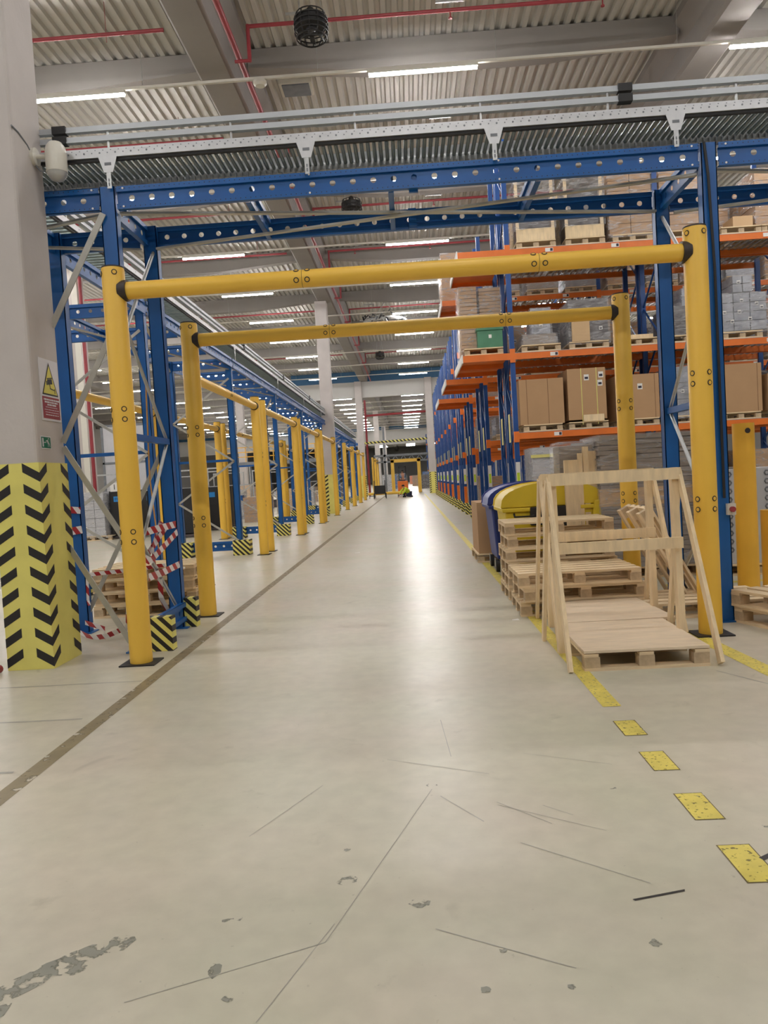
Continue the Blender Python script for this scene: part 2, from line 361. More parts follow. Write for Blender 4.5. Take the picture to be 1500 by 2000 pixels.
for q in ((-1.13, 2.31, .10, .07, .6), (-1.25, 2.2, .16, .05, .9), (-1.02, 2.38, .05, .05, 0), (-.70, 2.49, .035, .012, .4), (-.66, 2.5, .014, .016, 0), (-.672, 2.232, .022, .04, .2), (-.31, 2.72, .04, .03, 0), (.66, 2.285, .018, .02, 0), (.37, 2.1, .014, .012, 0), (.2, 2.28, .014, .014, 0), (.13, 2.10, .018, .014, 0), (-.33, 2.95, .015, .012, 0), (-.05, 2.55, .04, .03, 0), (1.33, 3.0, .05, .012, -.1), (.83, 3.42, .02, .01, .3), (.02, 3.55, .03, .02, 0), (-.6, 2.1, .02, .015, 0), (-1.3, 2.05, .09, .05, .8)): blob(*q)
part('floor_stains', b, M['scuff'], FLOOR)
b = MB()
b.quad([(.667, 2.515, .0014), (.845, 2.56, .0014), (.85, 2.573, .0014), (.66, 2.525, .0014)]); b.quad([(1.19, 2.74, .002), (1.28, 2.80, .002), (1.27, 2.815, .002), (1.18, 2.76, .002)])
part('floor_scuff', b, M['btape'], FLOOR)
solo('paper_scrap', MB().quad([(-.035, -.02, .003), (.035, -.03, .003), (.03, .03, .008), (-.03, .02, .003)]), M['paper'], 'small white paper scrap on the floor beside the yellow lane line', 'litter', (.947, 7.445, 0))
solo('paper_scrap', MB().quad([(-.06, -.02, .003), (.05, -.03, .003), (.05, .04, .008), (-.05, .03, .003)]), M['paper'], 'white paper scrap lying in the middle of the aisle floor', 'litter', (-1.12, 15.2, 0))

# ------------------------------------------------------------------ lamps
def make_lamp(name, label, loc, short=1.0):
    t = thing(name, label, 'light', loc); L = 2.07 * short
    part('housing', MB().box(0, L, -.045, .045, .02, .08), M['camw'], t)
    part('diffuser', MB().prismX([(-.036, .02), (-.026, -.02), (.026, -.02), (.036, .02)], .01, L - .01), M['lamp'], t)
    return t
lamp0 = None
LY = [14.95 + 5.35 * k for k in range(-4, 9)]
LX = [-.34 + 6.77 * k for k in range(-4, 3)]
SIDE = {-4: 'sixth bay off the aisle', -3: 'third bay', -2: 'second bay', -1: 'first bay', 0: 'over the aisle', 1: 'over the racks', 2: 'beyond the racks'}
def lamp(x, y, lab, grp):
    global lamp0
    if lamp0 is None: lamp0 = make_lamp('led_tube_light', lab, (x, y, 9.1)); lamp0['group'] = grp; return lamp0
    return clone(lamp0, (x, y, 9.1), None, lab, grp)
def rail(x0, x1, y, lab):
    t = thing('lighting_rail', lab, 'lighting rail', (0, y, 9.18), 0, 'lighting rails')
    part('rail', MB().box(x0, x1, -.028, .028, 0, .05), M['camw'], t)
    x = -1.3 - 6.77 * int((-1.3 - x0) / 6.77)
    while x < x1: part('hanger_wire', MB().cyl((x, 0, .05), (x, 0, 1.16), .004, 4), M['galv'], t); x += 3.385
PL = {-4: 'farthest out over the open hall', -3: 'fourth out over the open hall', -2: 'second out over the open hall', -1: 'just past the concrete column line', 0: 'above the aisle', 1: 'above the pallet racks', 2: 'far above the racks'}
for j, y in enumerate(LY):
    hung = 'behind the camera' if j < 4 else 'on the %s lit line' % ORD[j - 4]
    for k, x in zip(range(-4, 3), LX): lamp(x, y, 'lit white tube light %s, %s' % (hung, PL[k]), 'tube lights in the near hall')
    if j >= 4: rail(-34, 18, y, 'thin white lighting rail carrying the %s line of tube lights' % ORD[j - 4])
for j in range(11):
    y = 67.5 + 5.35 * j
    rail(-30, 12, y, 'thin lighting rail of the %s light line beyond the header wall' % ORD[j])
    for k, x in enumerate((-27.42, -20.65, -13.88, -7.11, -.34)): lamp(x, y, 'lit tube light beyond the header wall, %s line, %s' % (ORD[j], ('farthest out', 'far out', 'outer', 'inner', 'aisle')[k]), 'tube lights in the middle hall')
for j in range(12):
    y = 132 + 5.35 * j
    rail(-9, 10, y, 'distant lighting rail of the %s light line in the last hall' % ORD[j])
    for k, x in enumerate((-7.11, -.34, 6.43)): lamp(x, y, 'small distant lit tube light, %s line of the last hall, %s' % (ORD[j], ('outer', 'aisle', 'rack side')[k]), 'tube lights in the last hall')
# ------------------------------------------------------------------ pipes, fans, ceiling items
solo('sprinkler_main', MB().cyl((0, -8, 0), (0, 62.9, 0), .055, 12), M['red'], 'thick red sprinkler main running along the concrete beam', 'pipe', (-2.72, 0, 9.42), smooth=True)
def spr(y, z, drop, lab):
    t = thing('sprinkler_pipe', lab, 'pipe', (0, y, z), group='red sprinkler branch pipes')
    part('pipe', MB().cyl((-2.45, 0, 0), (5.7, 0, 0), .035, 10), M['red'], t, smooth=True)
    part('drop_pipe', MB().cyl((-2.45, 0, 0.03), (-2.45, 0, -.62), .035, 10).cyl((-2.45, 0, -.6), (-2.72, 0, -.6), .03, 8), M['red'], t, smooth=True)
    for k in range(3):
        x = -1.5 + 2.7 * k
        part('sprinkler_head', MB().cyl((x, 0, 0), (x, 0, -.14), .012, 8).cyl((x, 0, -.13), (x, 0, -.15), .035, 8), M['red'], t)
        part('hanger', MB().bar((x - .25, 0, .16), (x + .25, 0, .16), .04, .04).cyl((x, 0, 0), (x, 0, .6), .007, 6), M['galv'], t)
    return t
def sprL(y, z, lab):
    return solo('sprinkler_pipe', MB().cyl((-15, 0, 0), (-3.95, 0, 0), .035, 10).cyl((-5.0, 0, .58), (-5, 0, -.14), .005, 6).cyl((-9.0, 0, .58), (-9, 0, -.14), .005, 6), M['red'], lab, 'pipe', (0, y, z), group='red sprinkler branch pipes', smooth=True)
spw = ['nearest fan', 'first tube light line', 'second fan', 'third tube light line', 'fourth tube light line', 'fifth tube light line', 'sixth tube light line', 'seventh tube light line']
for k, y in enumerate((14.15, 18.6, 23.6, 28.0, 32.6, 37.6, 44.2, 51.0)):
    spr(y, 9.72, 0, 'red branch pipe over the aisle near the %s' % spw[k]); sprL(y - .1, 9.72, 'red branch pipe over the open hall level with the %s' % spw[k])
def fan(loc, lab):
    t = thing('ceiling_fan', lab, 'fan', loc, group='black caged ceiling fans')
    b = MB()
    for z, r in ((-.24, .2), (-.2, .26), (-.12, .285), (-.04, .29), (.04, .29), (.12, .285), (.2, .25)): b.torus((0, 0, z), (0, 0, 1), r, .012, 20, 5)
    for i in range(12):
        a = math.tau * i / 12; c, s = math.cos(a), math.sin(a)
        b.tube([(c * .2, s * .2, -.24), (c * .285, s * .285, -.1), (c * .285, s * .285, .1), (c * .25, s * .25, .2)], .011, 5)
    part('cage', b, M['dark'], t)
    part('drum', MB().lathe([(.255, -.03), (.26, .13), (.25, .14)], 20), M['dark'], t, smooth=True)
    part('motor', MB().lathe([(.05, -.1), (.09, -.05), (.09, .2), (.06, .3), (.03, .32)], 14), M['dark'], t, smooth=True)
    for i in range(4):
        a = math.tau * i / 4; part('blade', MB().bar((.06 * math.cos(a), .06 * math.sin(a), -.14), (.24 * math.cos(a), .24 * math.sin(a), -.16), .09, .01, up=(.3 * math.sin(a), -.3 * math.cos(a), 1)), M['dark'], t)
    for sx in (-.2, .2): part('hanging_wire', MB().cyl((sx, 0, .18), (sx * .6, 0, 1.1), .006, 5), M['galv'], t)
    return t
f0 = fan((-1.25, 13.58, 9.3), 'round black caged fan hanging nearest, above the front light line')
clone(f0, (-1.22, 22.5, 9.3), None, 'black caged fan seen between the two blue cross beams'); clone(f0, (-1.45, 49.5, 9.3), None, 'small distant black caged fan seen under the second yellow bar')
t = thing('hanging_wreath', 'large round leafy wreath hung on wires above the second yellow bar', 'wreath', (-.75, 37.3, 8.95))
b = MB(); rnd = random.Random(3)
for i in range(150):
    a = rnd.random() * math.tau; rr_ = .95 + rnd.uniform(-.18, .18); z = rnd.uniform(-.22, .22); p = Vector((rr_ * math.cos(a), rr_ * math.sin(a), z)); q = p + Vector((rnd.uniform(-.2, .2), rnd.uniform(-.2, .2), rnd.uniform(-.16, .2)))
    b.bar(p, q, .07, .03, mi=i % 3)
b.torus((0, 0, 0), (0, 0, 1), .95, .1, 24, 8)
part('foliage', b, [M['duct'], M['mid'], M['dark']], t)
for i in range(3): a = i * 2.1; part('hanging_wire', MB().cyl((.9 * math.cos(a), .9 * math.sin(a), .1), (0, 0, .95), .012, 5).cyl((0, 0, .9), (0, 0, 1.36), .012, 5), M['galv'], t)
b = MB().box(-.36, .36, -.3, .3, 0, .1); b.box(-.3, .3, -.25, .25, -.03, 0, mi=1)
solo('smoke_vent', b, [M['camw'], M['mid']], 'dark square panel in a pale frame fixed under the roof deck', 'vent', (-2.02, 17.5, 10.225))
b = MB().lathe([(.09, -.06), (.13, -.02), (.13, .03), (.05, .06)], 16)
solo('smoke_detector', b, M['camw'], 'round white detector under the front lighting rail by the red pipe', 'detector', (-2.42, 14.95, 9.12), smooth=True)
# duct and cable tray along the light lines (dark conduit)
# ------------------------------------------------------------------ wall column accessories: camera, signs
t = thing('security_camera', 'cream capsule-shaped camera on an arm on the concrete column', 'camera', (-3.11, 6.72, 4.42))
part('mount', MB().cyl((0, 0, 0), (.03, 0, 0), .075, 20), M['camw'], t, smooth=True)
part('arm', MB().cyl((.03, 0, 0), (.16, 0, -.01), .02, 10), M['camw'], t, smooth=True)
part('housing', MB().lathe([(.088, -.13), (.09, -.12), (.09, .04), (.08, .09), (.055, .125), (.02, .14)], 24, (.2, 0, -.02)), M['camw'], t, smooth=True)
part('dome', MB().lathe([(.02, -.205), (.055, -.19), (.08, -.155), (.086, -.13)], 24, (.2, 0, -.02)), M['duct'], t, smooth=True)
part('cable', MB().tube([(0, 0, -.01), (.0, -.1, .06), (.003, -.25, .1), (.003, -.36, .11)], .008, 6).tube([(0, 0, -.05), (.05, 0, -.12), (.12, 0, -.14)], .006, 6), M['mid'], t)
X = -3.11 + .001
t = thing('warning_sign', 'tall white sign with yellow camera triangle above red text panel', 'sign', (X, 6.68, 2.39))
part('panel', MB().box(0, .004, -.178, .178, -.268, .268), M['signw'], t)
g = MB(); g.quad([(.0055, -.15, -.045), (.0055, .15, -.045), (.0055, 0, .245)], 0); g.quad([(.0065, -.128, -.032), (.0065, .128, -.032), (.0065, 0, .215)], 1)
def sq(g, y, z, w, h, mi, x=.0075, a=0):
    c, s = math.cos(a), math.sin(a); g.quad([(x, y + u * c - v * s, z + u * s + v * c) for u, v in ((-w / 2, -h / 2), (w / 2, -h / 2), (w / 2, h / 2), (-w / 2, h / 2))], mi)
sq(g, .0, .075, .09, .045, 0, a=.15); sq(g, .0, .105, .1, .01, 0, a=.15); sq(g, -.055, .06, .02, .035, 0, a=.15); sq(g, .0, .035, .012, .04, 0, a=.3); sq(g, .04, .012, .09, .009, 0, a=-.1); sq(g, .085, .0, .012, .045, 0)
part('pictogram', g, [M['btape'], M['signy']], t)
g = MB(); g.quad([(.0055, -.158, -.25), (.0055, .158, -.25), (.0055, .158, -.06), (.0055, -.158, -.06)], 0)
for i, (w, h) in enumerate(((.27, .014), (.24, .014), (.15, .014), (.22, .005), (.26, .005), (.24, .005), (.23, .007))):
    z = -.085 - i * .022; yy = -w / 2
    while yy < w / 2: ww = random.choice((.012, .02, .03, .04)); sq(g, min(yy + ww / 2, w / 2), z, ww, h, 1, .0065); yy += ww + .005
part('text_panel', g, [M['signr'], M['signw']], t)
t = thing('exit_sign', 'small green running man escape sign below the camera warning sign', 'sign', (X, 6.53, 1.928))
part('panel', MB().box(0, .004, -.092, .092, -.055, .055), M['signw'], t)
g = MB(); g.quad([(.005, -.084, -.047), (.005, .084, -.047), (.005, .084, .047), (.005, -.084, .047)], 0)
sq(g, -.058, 0, .024, .075, 1, .006); sq(g, -.02, .0, .045, .006, 1, .006); sq(g, .03, .006, .022, .035, 1, .006, .5); sq(g, .045, .034, .012, .012, 1, .006); sq(g, .05, -.005, .03, .007, 1, .006, -.7)
sq(g, .035, -.02, .008, .035, 1, .006, -.3); sq(g, .055, -.018, .008, .04, 1, .006, .5); sq(g, .008, .015, .03, .007, 1, .006, .3)
part('pictogram', g, [M['signg'], M['signw']], t)

# ------------------------------------------------------------------ yellow impact portals
def plug_mesh():
    return MB().torus((0, 0, 0), (0, -1, 0), .019, .0042, 16, 5).cyl((0, .002, 0), (0, -.003, 0), .015, 12, mi=1).mesh('bolt_plug', [M['collar'], M['yellow']], True)
PLUG = plug_mesh()
def portal(name, label, cat, loc, span, H, rz=0, group=None, plugs=True, zb=None, r=.094, rb=.072):
    t = thing(name, label, cat, loc, rz, group); zb = zb or H - .2
    for sx in (-1, 1):
        x = sx * span / 2; b = MB()
        b.lathe([(r * .99, .012), (r, .03), (r, H - .03), (r - .004, H - .012), (r - .012, H - .006)], 28, (x, 0, 0)); b.lathe([(r - .003, H - .012), (r - .004, H), (r - .03, H + .004)], 28, (x, 0, 0), mi=1)
        p = part('post', b, [M['yellow'], M['collar']], t, smooth=True)
        part('base_plate', MB().box(x - .15, x + .15, -.13, .13, 0, .012), M['dark'], t)
        part('collar', MB().cyl((x - sx * (r - .045), 0, zb), (x - sx * (r + .022), 0, zb), rb + .016, 24), M['collar'], t, smooth=True)
        if plugs:
            for z in (H - .06, H * .645, H * .645 - .085, H * .338, H * .338 - .085):
                for a in (.45, -1.02) if plugs == 2 else (.45,):
                    part('bolt_plug', PLUG, None, t, loc=(x + math.sin(a) * (r + .001), -math.cos(a) * (r + .001), z), rot=(0, 0, a))
    L = span / 2 - r - .01
    part('crossbar', MB().cyl((-L, 0, zb), (L, 0, zb), rb, 28), M['yellow'], t, smooth=True)
    if plugs:
        for fx in (-.17, .235) if plugs == 2 else (0,):
            part('joint_seam', MB().torus((fx * span, 0, zb), (1, 0, 0), rb, .0016, 28, 4), M['collar'], t)
            for dx in (-.045, .045):
                for a in (R(20), R(-55)):
                    part('bolt_plug', PLUG, None, t, loc=(fx * span + dx, -math.cos(a) * (rb + .001), zb - math.sin(a) * (rb + .001)), rot=(-a * -1, 0, 0))
    return t
portal('impact_portal', 'nearest tall yellow plastic portal spanning the aisle', 'portal', (.025, 6.41, 0), 4.79, 3.335, 0, 'yellow portals across the aisle', 2)
portal('impact_portal', 'second yellow plastic portal spanning the aisle behind the blue steel frame', 'portal', (.023, 8.66, 0), 4.82, 3.325, 0, 'yellow portals across the aisle', 2)
s0 = portal('side_portal', 'yellow side portal beside the aisle, nearest of the row', 'portal', (-3.13, 13.6, 0), 4.75, 3.3, R(90), 'yellow side portals along the platform', 1)
FY = [10.95 + 5.35 * k for k in range(9)]
pw = ['second', 'third', 'fourth', 'fifth', 'sixth', 'seventh', 'eighth', 'ninth']
for i, (y) in enumerate((19.05, 24.4, 29.9, 40.1, 45.4, 50.7)):
    clone(s0, (-3.13, y, 0), R(90), 'yellow side portal along the aisle edge, %s of the row' % pw[i])
for i, y in enumerate((68.5, 74)): clone(s0, (-3.1, y, 0), R(90), 'distant yellow side portal beyond the header wall, %s one' % ORD[i])
for i, y in enumerate((13.7, 19.05, 24.4, 29.8, 35.2)):
    clone(s0, (-5.3, y, 0), R(90), 'yellow portal on the far side of the blue platform, %s of that row' % ORD[i], 'yellow portals behind the platform')
t = thing('far_portal', 'small square yellow portal at the distant end of the aisle', 'portal', (-.3, 70, 0))
for sx in (-1, 1): part('post', MB().box(sx * 1.2 - .15, sx * 1.2 + .15, -.14, .14, 0, 3.05), M['yellow'], t)
part('crossbar', MB().box(-1.36, 1.36, -.14, .14, 2.8, 3.1), M['yellow'], t)
solo('overhead_bar', MB().cyl((0, 0, 0), (5.14, 0, .1), .09, 16), M['hazard_b'], 'black and yellow striped height bar hanging across the far aisle', 'height bar', (-3.52, 63.1, 4.4), smooth=True)

# ------------------------------------------------------------------ blue steel beams with round holes
def beam_mb(L, h=.2, pitch=.18, r=.026, dep=.05, seg=10, bolts=False, side=1):
    """along +X from 0; face toward -Y; z from 0 to h"""
    b = MB(); s = side
    for z0, z1 in ((0, .043), (h - .043, h)):
        ys = sorted((-s * dep * .5, -s * (dep * .5 - .006))); b.box(0, L, ys[0], ys[1], z0, z1)
    for z in (0, h - .004): b.box(0, L, -dep * .5, dep * .5, z, z + .004)
    yw = s * .0
    b.box(0, L, *sorted((-s * dep * .5, yw)), .043, .047); b.box(0, L, *sorted((-s * dep * .5, yw)), h - .047, h - .043)
    n = max(1, int(L / pitch)); off = (L - n * pitch) / 2; z0, z1 = .045, h - .045; zc = h / 2
    if off > .001: b.quad([(0, yw, z0), (off, yw, z0), (off, yw, z1), (0, yw, z1)]); b.quad([(L - off, yw, z0), (L, yw, z0), (L, yw, z1), (L - off, yw, z1)])
    for i in range(n):
        xa = off + i * pitch; xb = xa + pitch; xc = (xa + xb) / 2; hw, hh = pitch / 2, (z1 - z0) / 2
        inner, outer = [], []
        angs = sorted(set([2 * math.pi * k / seg for k in range(seg)] + [math.atan2(hh * u, hw * v) % (2 * math.pi) for u in (-1, 1) for v in (-1, 1)]))
        for a in angs:
            c, q = math.cos(a), math.sin(a); k = min(hw / abs(c) if abs(c) > 1e-6 else 1e9, hh / abs(q) if abs(q) > 1e-6 else 1e9)
            inner.append((xc + r * c, yw, zc + r * q)); outer.append((xc + k * c, yw, zc + k * q))
        m = len(angs)
        for k in range(m): j = (k + 1) % m; b.quad([inner[k], inner[j], outer[j], outer[k]])
    if bolts:
        x = .06
        while x < L:
            for z in (.02, h - .02): b.cyl((x, -s * dep * .5, z), (x, -s * (dep * .5 + .006), z), .009, 8, mi=1)
            x += (L - .12) / 3 if L > 2 else L
        x = .03
        while x < L:
            for z in (.02, h - .02): b.quad([(x - .004, -s * (dep * .5 + .0006), z - .004), (x + .004, -s * (dep * .5 + .0006), z - .004), (x + .004, -s * (dep * .5 + .0006), z + .004), (x - .004, -s * (dep * .5 + .0006), z + .004)], mi=2)
            x += .045
    return b
BM = [M['blue'], M['paper'], M['btape']]
_bc = {}
def beam(parent, p, ang, L, key=None, side=1, bolts=False, h=.2, name='beam', pitch=.18, seg=10):
    k = (round(L, 3), side, bolts, h, pitch)
    if k not in _bc: _bc[k] = beam_mb(L, h, pitch, bolts=bolts, side=side, seg=seg).mesh('beam', BM)
    return part(name, _bc[k], None, parent, loc=p, rot=(0, 0, ang))
def post_mb(x, y, z0, z1, w=.13, d=.11, open_to=1):
    b = MB(); t = .008     # C-shaped perforated upright, web faces outward along -/+Y
    b.box(x - w / 2, x + w / 2, y - d / 2, y - d / 2 + t, z0, z1); b.box(x - w / 2, x - w / 2 + t, y - d / 2, y + d / 2, z0, z1); b.box(x + w / 2 - t, x + w / 2, y - d / 2, y + d / 2, z0, z1)
    b.box(x - w / 2, x - w / 4, y + d / 2 - t, y + d / 2, z0, z1); b.box(x + w / 4, x + w / 2, y + d / 2 - t, y + d / 2, z0, z1)
    return b
def boot_mb(x, y, w=.3, d=.3, h=.29): return MB().box(x - w / 2, x + w / 2, y - d / 2, y + d / 2, .001, h)
ZT = 4.18; ZB = ZT - .2
pf = thing('conveyor_platform', 'blue steel platform frame crossing over the aisle between the yellow portals', 'steel frame', (0, 0, 0))
FP, BP = 6.92, 8.0
for (x, y, w) in ((-2.54, FP, .135), (2.74, FP, .13), (-2.53, BP, .14), (2.69, BP, .14), (-3.55, BP, .16), (-3.55, FP + .06, .14)):
    part('post', post_mb(x, y, .012, ZT, w), M['blue'], pf); part('base_plate', MB().box(x - .12, x + .12, y - .1, y + .1, 0, .012), M['blue'], pf)
beam(pf, (-2.46, FP - .02, ZB), 0, 5.12, bolts=True); beam(pf, (2.83, FP - .02, ZB), 0, 5.12, bolts=True); beam(pf, (-4.9, FP - .02, ZB), 0, 2.28, bolts=True)
beam(pf, (-2.49, BP + .02, ZB), 0, 5.1); beam(pf, (2.78, BP + .02, ZB), 0, 5.1); beam(pf, (-8.0, BP + .02, ZB), 0, 5.35)
for x in (-2.57, -1.3, -.02, 1.28, 2.69, 3.97, 5.2, -3.55, -4.6): beam(pf, (x, FP + .03, ZB), R(90), BP - FP - .04, side=(1 if x < 0 else -1), name='cross_beam')
part('web_stiffener', MB().box(.14, .22, FP + .0, FP + .03, ZB - .02, ZT).box(.14, .22, BP - .03, BP, ZB, ZT), M['blue'], pf)
def brace(parent, p, q, w=.045, h=.006, up=(0, 0, 1)):
    return part('brace', MB().bar(p, q, w, h, up), M['brace'], parent)
zb = ZB - .015
for x0, x1 in ((-2.5, .15), (.15, 2.7)): pass
brace(pf, (-2.46, FP + .03, zb), (2.62, BP - .06, zb), .05, .02); brace(pf, (-2.46, BP - .06, zb - .024), (2.66, FP + .03, zb - .024), .05, .02)
brace(pf, (2.82, FP + .03, zb), (7.6, BP - .06, zb), .05, .02); brace(pf, (2.8, BP - .06, zb - .024), (7.6, FP + .03, zb - .024), .05, .02)
brace(pf, (-2.6, FP + .03, zb), (-5.6, BP - .06, zb), .05, .02); brace(pf, (-2.62, BP - .06, zb - .024), (-5.6, FP + .03, zb - .024), .05, .02)
# ladder bracing between front posts and tower posts (in the XZ plane) and between front and rear posts (YZ plane)
def zig(parent, pts, up, w=.045): 
    for a, b_ in zip(pts, pts[1:]): brace(parent, a, b_, w, .012, up)
yq = FP - .075
zig(pf, [(-2.58, yq, 3.94), (-3.12, yq, 2.98), (-2.62, yq, 2.90), (-3.10, yq, 1.92), (-2.62, yq, 1.0), (-3.10, yq, .97), (-2.66, yq, .12)][0:2], (0, 1, 0), .055)
for a, c in (((-2.60, yq, 2.86), (-3.10, yq, 1.94)), ((-3.10, yq, 1.90), (-2.62, yq, 1.06)), ((-3.12, yq, 1.0), (-2.62, yq, .1))): brace(pf, a, c, .05, .012, (0, 1, 0))
for sx, x in ((1, -2.50), (-1, 2.68)):
    for a, c in (((x, BP - .07, 3.9), (x, FP + .07, 2.95)), ((x, FP + .07, 2.95), (x, BP - .07, 1.98)), ((x, BP - .07, 1.94), (x, FP + .07, .98)), ((x, FP + .07, .98), (x, BP - .07, .2))):
        part('brace', MB().cyl(a, c, .018, 8), M['galv'], pf, smooth=True)
    part('strut', MB().box(x - .03, x + .03, FP, BP, 1.93, 1.99), M['blue'], pf)
part('brace', MB().bar((-2.57, BP + .02, 1.9), (-3.5, BP + .02, .2), .045, .012, (0, 1, 0)), M['brace'], pf)
# base rail between striped boots on the aisle edge
part('base_rail', beam_mb(.98, .2, .2).mesh('base_rail', BM), None, pf, loc=(-2.46, 7.04, .07), rot=(0, 0, R(90)))
for y in (FP - .02, BP + .05): part('striped_boot', boot_mb(-2.46 + (0 if y < 7.5 else .03), y, .2, .12, .31) if y > 7.5 else boot_mb(-2.36, y, .26, .12, .31), M['hazard'], pf)
part('cable', MB().tube([(2.70, FP - .06, ZT), (2.72, FP - .075, 3.9), (2.745, FP - .075, 3.1), (2.75, FP - .075, 1.1)], .013, 8), M['dark'], pf, label='black cable')
t = thing('emergency_stop', 'small white box with red mushroom button on the steel post', 'button', (2.80, FP - .06, 1.0))
part('box', MB().box(-.035, .035, -.045, .0, -.05, .05), M['camw'], t); part('button', MB().cyl((0, -.045, 0), (0, -.075, 0), .024, 14), M['red'], t, smooth=True)

# conveyor on top of the crossing
def conveyor(name, label, L, loc, rz, nroll, tri, side=-1, coup=()):
    """runs along +X from 0 to L; near side is -Y"""
    t = thing(name, label, 'conveyor', loc, rz); y0 = 0.0
    b = MB(); b.box(0, L, y0, y0 + .003, 4.43, 4.483); b.box(0, L, y0 + .03, y0 + .033, 4.483, 4.52); b.box(0, L, y0, y0 + .04, 4.427, 4.43); b.box(0, L, y0, y0 + .033, 4.482, 4.485)
    x = .03; j = 0
    while x < L - .02:
        b.cyl((x, y0 - .0005, 4.465), (x, y0 - .0015, 4.465), .006 if j % 2 else .009, 6, mi=1); b.cyl((x + .02, y0 + .0295, 4.5), (x + .02, y0 + .028, 4.5), .006, 6, mi=1); x += .07 if L < 20 else .3; j += 1
    part('side_channel', b, [M['white_steel'], M['mid']], t)
    part('side_channel', MB().box(0, L, .46, .50, 4.36, 4.5), M['galv'], t)
    part('lower_rail', MB().box(0, L, .015, .05, 4.402, 4.426), M['dark'], t)
    for z in (4.58, 4.668):
        g = MB(); g.box(0, L, .03, .07, z, z + .052); g.box(0, L, .02, .03, z, z + .012)
        part('guide_rail', g, M['rail_steel'], t)
    x = .4
    while x < L: part('rail_bracket', MB().box(x - .008, x + .008, .035, .05, 4.5, 4.72), M['galv'], t); x += 1.1 if L < 20 else 2.7
    for x in coup:
        for z in (4.575, 4.663): part('rail_coupling', MB().box(x - .06, x + .06, .01, .085, z, z + .065), M['dark'], t)
    rb = MB().cyl((0, .05, 4.415), (0, .46, 4.415), .0185, 10).mesh('roller', [M['roller']], True); st = L / nroll
    for i in range(min(100, nroll)): part('roller', rb, None, t, loc=((i + .5) * st, 0, 0))
    b = MB()
    for i in range(100, nroll): b.cyl(((i + .5) * st, .05, 4.415), ((i + .5) * st, .46, 4.415), .0185, 8)
    if b.f: part('roller_run', b, M['roller'], t, smooth=True, kind='stuff')
    b = MB(); x = st * .1
    while x < L: b.box(x - .006, x + .006, .44, .458, 4.31, 4.39); b.bar((x, .45, 4.32), (x + .012, .40, 4.30), .01, .004); x += st
    part('clip_strip', b, M['white_steel'], t, kind='stuff')
    for x in tri:
        g = MB(); g.prism([(x - .085, 4.43), (x + .085, 4.43), (x + .04, 4.29), (x - .04, 4.29)], -.008, -.003); g.box(x - .03, x + .03, -.01, -.008, 4.35, 4.375, mi=1)
        br = part('hanger_bracket', g, [M['white_steel'], M['mid']], t)
        part('slotted_strap', MB().box(x - .02, x + .02, -.007, -.002, 4.15, 4.30).box(x - .006, x + .006, -.0085, -.007, 4.17, 4.2, mi=1).box(x - .006, x + .006, -.0085, -.007, 4.21, 4.235, mi=1), [M['galv'], M['mid']], br)
    return t
conveyor('roller_conveyor', 'galvanised roller conveyor on the blue platform crossing over the aisle', 9.0, (-4.0, 6.84, 0), 0, 160, [4.0 + v for v in (-2.50, -.74, .90, 2.46)] + [8.1], coup=(1.07, 6.05))
b = MB()
for i in range(60): x = -4.0 + i * .15; b.box(x, x + .004, 7.34, 7.8, 4.43, 4.44)
for i in range(13): b.box(-4, 5, 7.35 + i * .035, 7.356 + i * .035, 4.44, 4.47)
for x in (-3.5, -1.3, 1.28, 3.9): b.box(x - .02, x + .02, 7.4, 7.44, 4.15, 4.43)
part('wire_mesh_deck', b, M['galv'], pf)

# ------------------------------------------------------------------ platform along the aisle
ps = thing('conveyor_platform', 'long blue steel platform running beside the aisle behind yellow side portals', 'steel frame', (0, 0, 0))
XF, XR = -3.70, -4.95
for k, y in enumerate(FY):
    for x in (XF, XR): part('post', post_mb(x, y, .012, ZT, .12, .12), M['blue'], ps)
    beam(ps, (XR, y, ZB), 0, XF - XR, seg=8, name='cross_beam')
    for j in (1, 2): beam(ps, (XR, y + 1.78 * j, ZB), 0, XF - XR, seg=8, name='cross_beam')
    zz = [.3, 1.15, 2.0, 2.85, 3.75]
    for a in range(4):
        p, q = (XF + .0, y - .07, zz[a]), (XR, y - .07, zz[a + 1])
        if a % 2: p, q = (XR, y - .07, zz[a]), (XF, y - .07, zz[a + 1])
        brace(ps, p, q, .04, .012, (0, 1, 0))
    part('strut', MB().box(XR, XF, y - .03, y + .03, 2.0, 2.05), M['blue'], ps)
    beam(ps, (XR, y - .02, .1), 0, XF - XR, seg=8, name='base_rail')
    for x in (XF, XR): part('striped_boot', boot_mb(x + .06, y - .05, .36, .3, .32), M['hazard'], ps)
    if k < 8:
        brace(ps, (XF, y, zb), (XR, y + 5.3, zb), .045, .02); brace(ps, (XR, y, zb - .024), (XF, y + 5.3, zb - .024), .045, .02)
beam(ps, (XF + .06, BP + .05, ZB), R(90), 2.85, side=1, seg=8)
beam(ps, (XR, BP + .05, ZB), R(90), 2.85, side=1, seg=8)
for y in FY[:8]:
    beam(ps, (XF + .06, y + .06, ZB), R(90), 5.23, side=1, seg=8); beam(ps, (XR, y + .06, ZB), R(90), 5.23, side=1, seg=8)
conveyor('roller_conveyor', 'long galvanised conveyor line on the platform running beside the aisle', 46.0, (-3.58, 8.1, 0), R(90), 420, [3.0 + 5.35 * k for k in range(8)], coup=(4.2, 9.5, 15, 21, 27))
# extra inner tower steel behind the near column
part('cross_beam', beam_mb(3.0, .2).mesh('cross_beam', BM), None, ps, loc=(-8.0, 9.4, ZB)); part('cross_beam', beam_mb(3.0, .2).mesh('cross_beam', BM), None, ps, loc=(-8.0, 12.6, ZB))

